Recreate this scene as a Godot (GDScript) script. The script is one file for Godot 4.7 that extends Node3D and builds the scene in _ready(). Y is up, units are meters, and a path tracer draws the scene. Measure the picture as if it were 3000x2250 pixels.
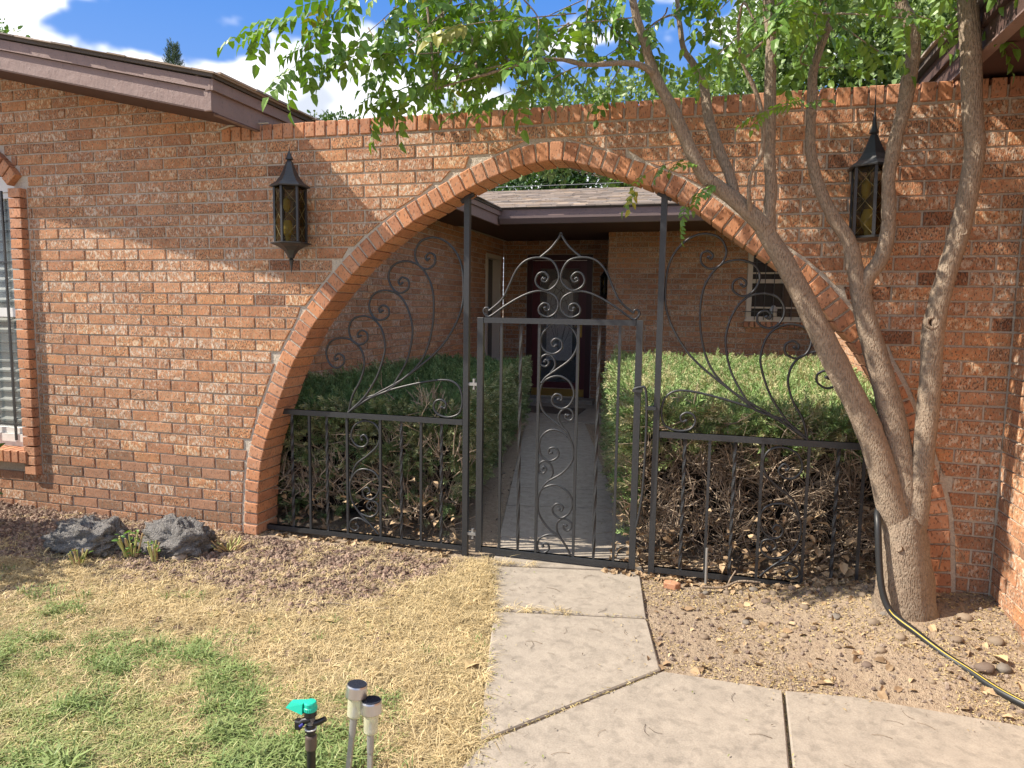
extends Node3D
# A brick arch with an iron gate between two house wings. Wall face of the arch: plane z = 0, x along the wall, y up, metres.

const C := 0.0667          # one brick course
const B := 0.2044          # one brick with its joint
const BW := 0.1948
const BH := 0.0575
const EAVE_X := 0.17
const RAKE_Z := 0.40

var rng := RandomNumberGenerator.new()
var M := {}
var used := {}
var brick_meshes: Array[ArrayMesh] = []
var brick_mats: Array = []
var smooth_mats: Array = []
var dusty_mats: Array = []
var bump := FastNoiseLite.new()
var slabs: Array[PackedVector2Array] = []
var arch_in := PackedVector2Array()
var arch_out := PackedVector2Array()


class Geo:
	var v := PackedVector3Array()
	var n := PackedVector3Array()
	var c := PackedColorArray()
	var col := Color.WHITE

	func tri(a: Vector3, b: Vector3, d: Vector3) -> void:
		var k := (b - a).cross(d - a)
		if k.length_squared() < 1e-16:
			return
		k = k.normalized()
		trin(a, b, d, k, k, k)

	func trin(a: Vector3, b: Vector3, d: Vector3, na: Vector3, nb: Vector3, nd: Vector3) -> void:
		v.append(a); v.append(d); v.append(b)
		n.append(na); n.append(nd); n.append(nb)
		c.append(col); c.append(col); c.append(col)

	func quad(a: Vector3, b: Vector3, d: Vector3, e: Vector3) -> void:
		tri(a, b, d)
		tri(a, d, e)

	func box(lo: Vector3, hi: Vector3) -> void:
		hexa([Vector3(lo.x, lo.y, hi.z), Vector3(hi.x, lo.y, hi.z), Vector3(hi.x, hi.y, hi.z), Vector3(lo.x, hi.y, hi.z)],
			[Vector3(lo.x, lo.y, lo.z), Vector3(hi.x, lo.y, lo.z), Vector3(hi.x, hi.y, lo.z), Vector3(lo.x, hi.y, lo.z)])

	func hexa(f: Array, k: Array) -> void:   # front and back quads, both counter-clockwise from the front
		quad(f[0], f[1], f[2], f[3])
		quad(k[1], k[0], k[3], k[2])
		for i in 4:
			var j := (i + 1) % 4
			quad(f[i], k[i], k[j], f[j])

	func bbox(lo: Vector3, hi: Vector3, r: float) -> void:   # a box with chamfered front edges and top
		var f := [Vector3(lo.x, lo.y, hi.z), Vector3(hi.x, lo.y, hi.z), Vector3(hi.x, hi.y, hi.z), Vector3(lo.x, hi.y, hi.z)]
		slab_face(f, Vector3(0, 0, 1), hi.z - lo.z, r)
		quad(Vector3(hi.x, lo.y, lo.z), Vector3(lo.x, lo.y, lo.z), Vector3(lo.x, hi.y, lo.z), Vector3(hi.x, hi.y, lo.z))

	func slab_face(f: Array, out: Vector3, depth: float, r: float, closed := false) -> void:   # a convex face, its chamfered rim and its sides
		var mid := Vector3.ZERO
		for p in f:
			mid += p
		mid /= f.size()
		var inner := []
		var rim := []
		for p in f:
			var to: Vector3 = mid - p
			inner.append(p + to.normalized() * r * 1.4)
			rim.append(p - out * r)
		for i in range(1, f.size() - 1):
			tri(inner[0], inner[i], inner[i + 1])
			if closed:
				tri(f[0] - out * depth, f[i + 1] - out * depth, f[i] - out * depth)
		for i in f.size():
			var j := (i + 1) % f.size()
			quad(rim[i], rim[j], inner[j], inner[i])
			quad(f[i] - out * depth, f[j] - out * depth, rim[j], rim[i])

	func tube(pts: Array, rad: Array, sides := 6, caps := true, flat := 1.0, twist := 0.0, square := false) -> void:
		var m := pts.size()
		if m < 2:
			return
		var up := Vector3.ZERO
		var rings := []
		var norms := []
		for i in m:
			var t: Vector3 = (pts[mini(i + 1, m - 1)] - pts[maxi(i - 1, 0)]).normalized()
			if i == 0:
				up = t.cross(Vector3(0, 0, 1))
				if up.length() < 0.1:
					up = t.cross(Vector3(1, 0, 0))
				up = up.normalized()
			else:
				up = (up - t * up.dot(t)).normalized()
			var side := t.cross(up)
			var ring := []
			var nn := []
			var r: float = rad[mini(i, rad.size() - 1)]
			for k in sides:
				var a := TAU * (k + 0.5) / sides + twist * i
				var d := up * cos(a) + side * sin(a) * flat
				ring.append(pts[i] + d * r)
				nn.append((up * cos(a) * flat + side * sin(a)).normalized())
			rings.append(ring)
			norms.append(nn)
		for i in m - 1:
			for k in sides:
				var k2 := (k + 1) % sides
				if square:
					quad(rings[i][k], rings[i][k2], rings[i + 1][k2], rings[i + 1][k])
				else:
					trin(rings[i][k], rings[i][k2], rings[i + 1][k2], norms[i][k], norms[i][k2], norms[i + 1][k2])
					trin(rings[i][k], rings[i + 1][k2], rings[i + 1][k], norms[i][k], norms[i + 1][k2], norms[i + 1][k])
		if caps:
			for k in range(1, sides - 1):
				tri(rings[0][0], rings[0][k + 1], rings[0][k])
				tri(rings[m - 1][0], rings[m - 1][k], rings[m - 1][k + 1])

	func lathe(at: Vector3, prof: Array, sides := 16, turn := 0.0, smooth := true, lean := Basis()) -> void:   # prof: [radius, height] pairs upwards
		for i in prof.size() - 1:
			var p: Array = prof[i]
			var q: Array = prof[i + 1]
			var sl := Vector2(q[1] - p[1], p[0] - q[0]).normalized()
			for k in sides:
				var a := TAU * k / sides + turn
				var b := TAU * (k + 1) / sides + turn
				var da := Vector3(cos(a), 0, -sin(a))
				var db := Vector3(cos(b), 0, -sin(b))
				var w := [lean * (da * p[0] + Vector3.UP * p[1]) + at, lean * (db * p[0] + Vector3.UP * p[1]) + at, lean * (db * q[0] + Vector3.UP * q[1]) + at, lean * (da * q[0] + Vector3.UP * q[1]) + at]
				if smooth:
					var na := lean * (da * sl.x + Vector3.UP * sl.y)
					var nb := lean * (db * sl.x + Vector3.UP * sl.y)
					trin(w[0], w[1], w[2], na, nb, nb)
					trin(w[0], w[2], w[3], na, nb, na)
				else:
					quad(w[0], w[1], w[2], w[3])

	func append(g: Geo, t: Transform3D) -> void:
		for i in g.v.size():
			v.append(t * g.v[i])
			n.append((t.basis * g.n[i]).normalized())
			c.append(g.c[i] * col)

	func mesh() -> ArrayMesh:
		var a := []
		a.resize(Mesh.ARRAY_MAX)
		a[Mesh.ARRAY_VERTEX] = v
		a[Mesh.ARRAY_NORMAL] = n
		a[Mesh.ARRAY_COLOR] = c
		var m := ArrayMesh.new()
		m.add_surface_from_arrays(Mesh.PRIMITIVE_TRIANGLES, a)
		return m


# ---------------------------------------------------------------- naming and parts
func numbered(called: String) -> String:
	var k: int = used.get(called, 0)
	used[called] = k + 1
	return called if k == 0 else "%s_%03d" % [called, k]

func thing(called: String, label: String, category: String, at := Vector3.ZERO, group := "") -> Node3D:
	var o := Node3D.new()
	o.name = numbered(called)
	add_child(o)
	o.position = at
	tag(o, label, category, group)
	return o

func tag(o: Node3D, label: String, category: String, group := "") -> Node3D:
	o.set_meta("label", label)
	o.set_meta("category", category)
	if group:
		o.set_meta("group", group)
	return o

func part(parent: Node3D, called: String, g: Geo, m: Material) -> MeshInstance3D:
	return put(parent, called, g.mesh(), m)

func put(parent: Node3D, called: String, mesh: Mesh, m: Material, t := Transform3D()) -> MeshInstance3D:
	var o := MeshInstance3D.new()
	o.name = numbered(called) if parent == self else called
	o.mesh = mesh
	o.material_override = m
	o.transform = t
	parent.add_child(o, true)
	return o

func struct(called: String, g: Geo, m: Material) -> MeshInstance3D:
	var o := part(self, called, g, m)
	o.set_meta("kind", "structure")
	return o

func scatter(parent: Node3D, called: String, mesh: Mesh, m: Material, ts: Array, cols: Array, label := "", category := "") -> MultiMeshInstance3D:
	var mm := MultiMesh.new()
	mm.transform_format = MultiMesh.TRANSFORM_3D
	mm.use_colors = true
	mm.mesh = mesh
	mm.instance_count = ts.size()
	var buf := PackedFloat32Array()
	buf.resize(ts.size() * 16)
	for i in ts.size():
		var t: Transform3D = ts[i]
		var k: Color = cols[i % cols.size()]
		var o := i * 16
		for r in 3:
			buf[o + r * 4] = t.basis.x[r]
			buf[o + r * 4 + 1] = t.basis.y[r]
			buf[o + r * 4 + 2] = t.basis.z[r]
			buf[o + r * 4 + 3] = t.origin[r]
		buf[o + 12] = k.r
		buf[o + 13] = k.g
		buf[o + 14] = k.b
		buf[o + 15] = 1.0
	mm.buffer = buf
	var inst := MultiMeshInstance3D.new()
	inst.name = numbered(called) if parent == self else called
	inst.multimesh = mm
	inst.material_override = m
	inst.set_meta("kind", "stuff")
	if label:
		inst.set_meta("label", label)
	if category:
		inst.set_meta("category", category)
	parent.add_child(inst, true)
	return inst

func rf(a: float, b: float) -> float:
	return rng.randf_range(a, b)

func rv(s: float) -> Vector3:
	return Vector3(rf(-s, s), rf(-s, s), rf(-s, s))

func smooth(pts: Array, per := 4) -> Array:   # Catmull-Rom through the points
	var out := []
	var m := pts.size()
	for i in m - 1:
		var a: Vector3 = pts[maxi(i - 1, 0)]
		var b: Vector3 = pts[i]
		var c: Vector3 = pts[i + 1]
		var d: Vector3 = pts[mini(i + 2, m - 1)]
		for k in per:
			out.append(b.cubic_interpolate(c, a, d, float(k) / per))
	out.append(pts[m - 1])
	return out

func flat_curve(xy: Array, z: float) -> Array:
	var p := []
	for q in xy:
		p.append(Vector3(q[0], q[1], z))
	return smooth(p, 4)


# ---------------------------------------------------------------- materials
func lin(r: float, g: float, b: float) -> Color:
	return Color(r, g, b).linear_to_srgb()

func mat(c: Color, rough := 0.8, metal := 0.0) -> StandardMaterial3D:
	var m := StandardMaterial3D.new()
	m.albedo_color = c
	m.roughness = rough
	m.metallic = metal
	return m

func noise(freq: float, oct := 4, type := FastNoiseLite.TYPE_SIMPLEX_SMOOTH) -> FastNoiseLite:
	var f := FastNoiseLite.new()
	f.noise_type = type
	f.frequency = freq
	f.fractal_octaves = oct
	f.seed = 7 + used.size()
	used["noise_%d" % used.size()] = 1
	return f

func field(w: int, h: int, freq: float, oct := 4, stretch := Vector2i(1, 1), type := FastNoiseLite.TYPE_SIMPLEX_SMOOTH) -> PackedByteArray:
	var im := noise(freq, oct, type).get_seamless_image(w / stretch.x, h / stretch.y)
	im.convert(Image.FORMAT_L8)
	im.resize(w, h, Image.INTERPOLATE_CUBIC)
	return im.get_data()

func texture(w: int, pix: Callable) -> ImageTexture:
	var data := PackedByteArray()
	data.resize(w * w * 3)
	for i in w * w:
		var c: Color = pix.call(i)
		c = c.linear_to_srgb()
		data[i * 3] = clampi(int(c.r * 255.0), 0, 255)
		data[i * 3 + 1] = clampi(int(c.g * 255.0), 0, 255)
		data[i * 3 + 2] = clampi(int(c.b * 255.0), 0, 255)
	return ImageTexture.create_from_image(Image.create_from_data(w, w, false, Image.FORMAT_RGB8, data))

func grey(w: int, pix: Callable) -> ImageTexture:
	var data := PackedByteArray()
	data.resize(w * w)
	for i in w * w:
		data[i] = clampi(int(float(pix.call(i)) * 255.0), 0, 255)
	return ImageTexture.create_from_image(Image.create_from_data(w, w, false, Image.FORMAT_L8, data))

func tri_mat(tex: Texture2D, per_metre: float, tint := Color.WHITE, rough := 0.9, relief: Texture2D = null, cm := 0.2, offset := Vector3.ZERO, world := true) -> StandardMaterial3D:
	var m := mat(tint, rough)
	m.albedo_texture = tex
	m.uv1_triplanar = true
	m.uv1_world_triplanar = world
	m.uv1_scale = Vector3.ONE * per_metre
	m.uv1_offset = offset
	if relief:
		m.heightmap_enabled = true
		m.heightmap_texture = relief
		m.heightmap_scale = cm
	return m

func ss(a: float, b: float, x: float) -> float:
	return smoothstep(a, b, x)

func make_materials() -> void:
	var w := 512
	var broad := field(w, w, 0.012, 4)
	var mid := field(w, w, 0.045, 4)
	var fine := field(w, w, 0.16, 3)
	var streak := field(w, w, 0.11, 3, Vector2i(1, 4))
	var smear := field(w, w, 0.05, 3, Vector2i(1, 2))
	var blot := field(w, w, 0.02, 2)
	var pits := field(w, w, 0.10, 1, Vector2i(1, 2))
	var f := func(a: PackedByteArray, i: int) -> float: return a[i] / 255.0
	var bark_brick := func(i: int, white: float, dark: float) -> Color:
		var tone: float = 0.66 + 0.36 * f.call(broad, i) + 0.24 * (f.call(fine, i) - 0.5)
		var c: Color = Color(0.625, 0.300, 0.155) * tone
		c = c.lerp(Color(0.56, 0.345, 0.205) * tone, ss(0.40, 0.70, f.call(mid, i)))
		var s: float = f.call(streak, i)
		c = c * (1.0 - 0.26 * ss(0.64, 0.78, s))
		var wh: float = ss(0.60, 0.70, f.call(smear, i) * 0.50 + f.call(blot, i) * 0.40 + f.call(fine, (i * 1 + 77777) % (w * w)) * 0.22 + white - 0.032)
		c = c.lerp(Color(0.70, 0.60, 0.47), wh * 0.80)
		var dk: float = ss(0.66, 0.74, f.call(pits, (i + 31337) % (w * w)) + dark + 0.16 * (f.call(blot, (i + 90000) % (w * w)) - 0.5))
		c = c.lerp(Color(0.06, 0.045, 0.04), dk * 0.75)
		return c
	var t_a := texture(w, func(i: int) -> Color: return bark_brick.call(i, -0.06, -0.10))
	var t_b := texture(w, func(i: int) -> Color: return bark_brick.call(i, 0.055, -0.07))
	var t_c := texture(w, func(i: int) -> Color: return bark_brick.call(i, -0.02, 0.035))
	var t_d := texture(w, func(i: int) -> Color:
		var tone: float = 0.78 + 0.26 * f.call(broad, i) + 0.20 * (f.call(fine, i) - 0.5)
		var c := Color(0.60, 0.295, 0.165) * tone
		c = c * (1.0 - 0.5 * ss(0.72, 0.8, f.call(pits, i)))
		return c.lerp(Color(0.5, 0.38, 0.29), 0.5 * ss(0.66, 0.8, f.call(smear, i))))
	var rel := grey(w, func(i: int) -> float: return clampf(0.75 - 0.55 * ss(0.56, 0.75, f.call(streak, i)) - 0.4 * ss(0.66, 0.76, f.call(pits, i)) + 0.3 * (f.call(fine, i) - 0.5), 0, 1))
	var grit := grey(w, func(i: int) -> float: return 0.5 * f.call(fine, i) + 0.5 * f.call(mid, i))
	var tints := [Color(1, 1, 1), Color(0.96, 0.94, 0.92), Color(1.0, 0.97, 0.92), Color(0.91, 0.88, 0.87), Color(0.98, 0.99, 1.0)]
	for k in 15:
		var t: Texture2D = [t_a, t_b, t_c][k % 3] if k < 12 else t_b
		brick_mats.append(tri_mat(t, 2.25, tints[(k * 7) % 5], 0.88, rel, 0.16, Vector3(k * 0.37, k * 0.61, k * 0.23)))
	for k in 4:
		dusty_mats.append(tri_mat([t_a, t_d, t_b, t_a][k], 2.25, [Color(0.86, 0.86, 0.88), Color(0.86, 0.89, 0.92), Color(0.92, 0.90, 0.90), Color(0.80, 0.82, 0.85)][k], 0.95, rel, 0.16, Vector3(k * 0.41, k * 0.17, k * 0.29)))
	for k in 5:
		smooth_mats.append(tri_mat(t_d, 1.55, tints[k], 0.86, rel, 0.07, Vector3(k * 0.47, k * 0.31, k * 0.13)))
	M.iron_stain = tri_mat(t_c, 2.25, Color(0.76, 0.71, 0.69), 0.9, rel, 0.16, Vector3(0.3, 0.7, 0.1))
	M.mortar = tri_mat(texture(w, func(i: int) -> Color:
		var k: float = 0.72 + 0.3 * f.call(mid, i) + 0.4 * (f.call(fine, i) - 0.5)
		return Color(0.60, 0.535, 0.44) * k), 2.2, Color.WHITE, 0.95, grit, 0.5)
	M.concrete = tri_mat(texture(w, func(i: int) -> Color:
		var k: float = 0.80 + 0.26 * f.call(broad, i) + 0.26 * (f.call(fine, i) - 0.5) + 0.16 * (f.call(mid, i) - 0.5)
		k *= 1.0 - 0.15 * ss(0.60, 0.82, f.call(blot, i))
		var c := Color(0.362, 0.318, 0.264) * k
		return c.lerp(Color(0.13, 0.11, 0.09), 0.55 * ss(0.78, 0.86, f.call(fine, (i + 5000) % (w * w))))), 1.3, Color.WHITE, 0.9, grit, 0.10)
	M.dirt = tri_mat(texture(w, func(i: int) -> Color:
		var k: float = 0.6 + 0.5 * f.call(mid, i) + 0.5 * (f.call(fine, i) - 0.5)
		return Color(0.34, 0.255, 0.18).lerp(Color(0.43, 0.34, 0.24), f.call(broad, i)) * k), 1.7, Color.WHITE, 0.97, grit, 1.2)
	M.bark = tri_mat(texture(w, func(i: int) -> Color:
		var k: float = 0.72 + 0.35 * f.call(mid, i) + 0.35 * (f.call(fine, i) - 0.5)
		k *= 1.0 - 0.34 * ss(0.56, 0.74, f.call(streak, i))
		return Color(0.30, 0.225, 0.162).lerp(Color(0.375, 0.305, 0.23), f.call(broad, i)) * k), 2.6, Color.WHITE, 0.9, grey(w, func(i: int) -> float: return clampf(0.9 - 0.8 * ss(0.45, 0.75, f.call(streak, i)) + 0.25 * (f.call(fine, i) - 0.5), 0, 1)), 0.5)
	M.lava = tri_mat(texture(w, func(i: int) -> Color:
		var k: float = 0.7 + 0.6 * f.call(mid, i) + 0.4 * (f.call(fine, i) - 0.5)
		return Color(0.225, 0.215, 0.205) * k), 3.0, Color.WHITE, 0.97, grey(w, func(i: int) -> float: return clampf(0.9 - 1.0 * ss(0.5, 0.68, f.call(mid, i)) + 0.5 * (f.call(fine, i) - 0.5), 0, 1)), 1.6)
	var paint_rel := grey(w, func(i: int) -> float: return 0.5 * f.call(broad, i) + 0.3 * f.call(smear, i) + 0.2 * f.call(fine, i))
	M.fascia = tri_mat(texture(w, func(i: int) -> Color: return Color(0.250, 0.172, 0.152) * (0.88 + 0.16 * f.call(broad, i) + 0.12 * (f.call(fine, i) - 0.5)) * (1.0 - 0.25 * ss(0.72, 0.85, f.call(smear, i)))), 1.2, Color.WHITE, 0.55, paint_rel, 0.35)
	M.soffit = mat(lin(0.085, 0.042, 0.033), 0.75)
	M.gutter = mat(lin(0.17, 0.122, 0.112), 0.45)
	M.dark_trim = mat(lin(0.060, 0.042, 0.038), 0.6)
	M.shingle = mat(Color.WHITE, 0.95)
	M.shingle.vertex_color_use_as_albedo = true
	M.roof = mat(lin(0.10, 0.085, 0.075), 0.95)
	M.iron = tri_mat(texture(256, func(i: int) -> Color:
		var j := (i / 256) * w + i % 256
		var k: float = 0.75 + 0.5 * f.call(mid, j)
		return (Color(0.023, 0.026, 0.030) * k).lerp(Color(0.10, 0.095, 0.09), 0.4 * ss(0.66, 0.8, f.call(fine, j)))), 5.0, Color.WHITE, 0.42, grit, 0.03)
	M.iron.metallic_specular = 0.55
	M.white = mat(lin(0.72, 0.72, 0.70), 0.5)
	M.cream = mat(lin(0.66, 0.58, 0.47), 0.5)
	M.louver = mat(lin(0.16, 0.20, 0.185), 0.5)
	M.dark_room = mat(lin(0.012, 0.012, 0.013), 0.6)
	M.glass = mat(Color(0.75, 0.8, 0.8, 0.10), 0.03)
	M.glass.transparency = BaseMaterial3D.TRANSPARENCY_ALPHA
	M.amber = mat(Color(0.17, 0.125, 0.018, 0.62), 0.12)
	M.amber.metallic_specular = 0.15
	M.amber.transparency = BaseMaterial3D.TRANSPARENCY_ALPHA
	M.bulb = mat(lin(0.80, 0.58, 0.08), 0.4)
	M.lead = mat(lin(0.16, 0.13, 0.05), 0.5, 0.3)
	M.maroon = mat(lin(0.115, 0.026, 0.034), 0.35)
	M.brass = mat(lin(0.50, 0.33, 0.10), 0.35, 0.8)
	M.door_glass = mat(lin(0.035, 0.032, 0.032), 0.12)
	M.frosted = tri_mat(grey_color(w, Color(0.85, 0.84, 0.80), mid, fine), 3.0, Color.WHITE, 0.25, rel, 0.6)
	M.leaf = mat(Color.WHITE, 0.42)
	M.leaf.vertex_color_use_as_albedo = true
	M.leaf.backlight_enabled = true
	M.leaf.backlight = Color(0.72, 0.78, 0.30)
	M.grass = mat(Color.WHITE, 0.6)
	M.grass.vertex_color_use_as_albedo = true
	M.grass.backlight_enabled = true
	M.grass.backlight = Color(0.5, 0.5, 0.3)
	M.stone = mat(Color.WHITE, 0.92)
	M.stone.vertex_color_use_as_albedo = true
	M.dry = mat(Color.WHITE, 0.85)
	M.dry.vertex_color_use_as_albedo = true
	M.hose = mat(lin(0.018, 0.020, 0.022), 0.45)
	M.yellow = mat(lin(0.62, 0.46, 0.06), 0.5)
	M.teal = mat(lin(0.015, 0.50, 0.36), 0.35)
	M.black_plastic = mat(lin(0.012, 0.012, 0.014), 0.35)
	M.blue_plastic = mat(lin(0.02, 0.02, 0.20), 0.4)
	M.steel = mat(lin(0.55, 0.54, 0.53), 0.32, 0.9)
	M.dull_steel = mat(lin(0.36, 0.36, 0.35), 0.5, 0.6)
	M.lens = mat(Color(0.86, 0.86, 0.74, 0.55), 0.18)
	M.lens.transparency = BaseMaterial3D.TRANSPARENCY_ALPHA
	M.solar = mat(lin(0.03, 0.035, 0.05), 0.12)
	M.mat_rug = mat(lin(0.10, 0.075, 0.06), 0.95)
	M.wire = mat(lin(0.3, 0.3, 0.3), 0.6)
	M.grip = grit

func grey_color(w: int, base: Color, a: PackedByteArray, b: PackedByteArray) -> ImageTexture:
	return texture(w, func(i: int) -> Color: return base * (0.4 + 0.9 * a[i] / 255.0 + 0.3 * (b[i] / 255.0 - 0.5)))


# ---------------------------------------------------------------- the sky
func sky_image() -> Image:
	var w := 2048
	var h := 1024
	var data := PackedFloat32Array()
	data.resize(w * h * 3)
	var big := noise(1.9, 5)
	var puff := noise(6.5, 5)
	for j in h:
		var el := (0.5 - (j + 0.5) / h) * PI
		var s := sin(el)
		var up := clampf(s, 0.0, 1.0)
		var blue := Color(0.40, 0.57, 0.88).lerp(Color(0.070, 0.245, 0.70), pow(clampf(up / 0.42, 0, 1), 0.75))
		blue = blue.lerp(Color(0.085, 0.19, 0.44), ss(0.4, 1.0, up))
		for i in w:
			var o := (j * w + i) * 3
			var c := blue
			if el < 0.0:
				c = Color(0.20, 0.17, 0.13)
			else:
				var az := ((i + 0.5) / w - 0.5) * TAU
				var d := Vector3(sin(az) * cos(el), s * 1.9, -cos(az) * cos(el))
				var b := big.get_noise_3dv(d + Vector3(3.1, 0.4, 1.7))
				var p := puff.get_noise_3dv(d * 1.3)
				var lim := lerpf(-0.62, 0.15, ss(0.19, 0.325, up)) - 0.27 * ss(0.38, 0.7, up)
				lim += 0.06 * sin(az * 2.0 + 0.7)
				var k := ss(lim, lim + 0.15, b + p * 0.42)
				var lit := Color(1.30, 1.30, 1.32).lerp(Color(0.60, 0.65, 0.74), clampf(0.22 - 1.5 * p + 0.5 * (b - lim - 0.2), 0.0, 0.9))
				c = blue.lerp(lit, k * 0.94)
			data[o] = c.r
			data[o + 1] = c.g
			data[o + 2] = c.b
	return Image.create_from_data(w, h, false, Image.FORMAT_RGBF, data.to_byte_array())


# ---------------------------------------------------------------- ground helpers
func on_slab(x: float, z: float) -> bool:
	for s in slabs:
		if Geometry2D.is_point_in_polygon(Vector2(x, z), s):
			return true
	return false

func gh(x: float, z: float) -> float:
	var h := 0.12 * ss(2.75, 3.7, x) * ss(1.1, 0.0, z) * ss(-1.2, -0.2, z)
	h += 0.02 * ss(0.5, -0.6, x) * ss(0.9, 0.1, z)
	return h

func ground_y(x: float, z: float) -> float:
	return gh(x, z) + 0.010 * bump.get_noise_2d(x * 60.0, z * 60.0) + 0.012 * bump.get_noise_2d(x * 14.0, z * 14.0)

func axis(lo: float, hi: float, fine_lo: float, fine_hi: float, step: float) -> Array:
	var a := []
	var x := fine_lo
	var s := step
	while x > lo:
		a.push_front(x)
		s *= 1.5
		x -= s
	a.push_front(lo)
	x = fine_lo + step
	while x < fine_hi:
		a.append(x)
		x += step
	s = step
	while x < hi:
		a.append(x)
		s *= 1.5
		x += s
	a.append(hi)
	return a

func build_ground() -> void:
	slabs = [
		PackedVector2Array([Vector2(1.60, 0.06), Vector2(2.375, -0.10), Vector2(2.462, 0.462), Vector2(1.775, 0.592)]),
		PackedVector2Array([Vector2(1.780, 0.606), Vector2(2.465, 0.476), Vector2(2.558, 0.918), Vector2(2.030, 1.562), Vector2(1.93, 1.20)]),
		PackedVector2Array([Vector2(2.568, 0.928), Vector2(3.003, 0.935), Vector2(2.985, 1.395), Vector2(2.953, 2.6), Vector2(1.9, 2.6), Vector2(2.037, 1.575)]),
		PackedVector2Array([Vector2(3.014, 0.936), Vector2(3.25, 0.905), Vector2(4.05, 0.95), Vector2(4.05, 2.6), Vector2(2.965, 2.6), Vector2(2.996, 1.395)]),
	]
	# the strip from the gate back to the porch, its slabs square to its own run
	var zs := [0.045, -0.42, -1.10, -1.60, -2.68, -3.75, -4.72]
	for k in zs.size() - 1:
		var row := []
		for z in [zs[k] - 0.008, zs[k + 1] + 0.008]:
			var l := Vector2(lerpf(1.585, 0.52, z / -4.75), z)
			row.append([l, l + Vector2(0.80 + 0.02 * z, -0.165)])
		slabs.append(PackedVector2Array([row[1][0], row[1][1], row[0][1], row[0][0]]))
	slabs.append(PackedVector2Array([Vector2(-0.36, -6.78), Vector2(1.30, -6.78), Vector2(1.30, -5.78), Vector2(1.72, -5.76), Vector2(1.72, -5.02), Vector2(0.50, -4.76), Vector2(-0.36, -4.58)]))
	var g := Geo.new()
	var xs := axis(-260.0, 260.0, -3.4, 4.6, 0.05)
	var zz := axis(-260.0, 260.0, -6.9, 2.7, 0.05)
	var hs := []
	for x in xs:
		var col := []
		for z in zz:
			var y := ground_y(x, z) if x > -3.6 and x < 4.8 and z > -7.0 and z < 2.8 else 0.0
			if on_slab(x, z):
				y = minf(y, -0.004)
			col.append(y)
		hs.append(col)
	for i in xs.size() - 1:
		for j in zz.size() - 1:
			g.quad(Vector3(xs[i], hs[i][j + 1], zz[j + 1]), Vector3(xs[i + 1], hs[i + 1][j + 1], zz[j + 1]), Vector3(xs[i + 1], hs[i + 1][j], zz[j]), Vector3(xs[i], hs[i][j], zz[j]))
	struct("ground", g, M.dirt)
	var path := Node3D.new()
	path.name = "path"
	path.set_meta("kind", "structure")
	path.set_meta("label", "pale concrete path of cast slabs leading through the gate to the porch")
	add_child(path)
	for k in slabs.size():
		var f := []
		var s := slabs[k]
		if Geometry2D.is_polygon_clockwise(s):   # counter-clockwise seen from above in x, -z
			pass
		for p in s:
			f.append(Vector3(p.x, 0.016 + (0.004 if k > 9 else 0.0), p.y))
		var area := 0.0
		for i in f.size():
			var a: Vector3 = f[i]
			var b: Vector3 = f[(i + 1) % f.size()]
			area += a.z * b.x - a.x * b.z
		if area < 0.0:
			f.reverse()
		var sg := Geo.new()
		var ctr := Vector3.ZERO
		sg.slab_face(f, Vector3.UP, 0.08, 0.005)
		part(path, "slab", sg, M.concrete)
		ctr = ctr


# ---------------------------------------------------------------- bricks
func make_brick_meshes() -> void:
	for k in 6:
		var g := Geo.new()
		var w := BW * 0.5
		var h := BH * 0.5
		var f := [Vector3(-w, -h, 0), Vector3(w, -h, 0), Vector3(w, h, 0), Vector3(-w, h, 0)]
		for i in 4:
			f[i] += Vector3(rf(-0.0016, 0.0016), rf(-0.0014, 0.0014), rf(-0.0012, 0.0012))
		g.slab_face(f, Vector3(0, 0, 1), 0.04, 0.0032)
		brick_meshes.append(g.mesh())

func wobble() -> Basis:
	return Basis.from_euler(Vector3(rf(-0.012, 0.012), rf(-0.010, 0.010), rf(-0.005, 0.005)))

func any_brick(row := 99) -> Material:   # the lowest courses are dusty from rain splash
	if rng.randf() < 0.85 - row * 0.085:
		return dusty_mats[rng.randi() % dusty_mats.size()]
	return brick_mats[rng.randi() % brick_mats.size()]

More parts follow.
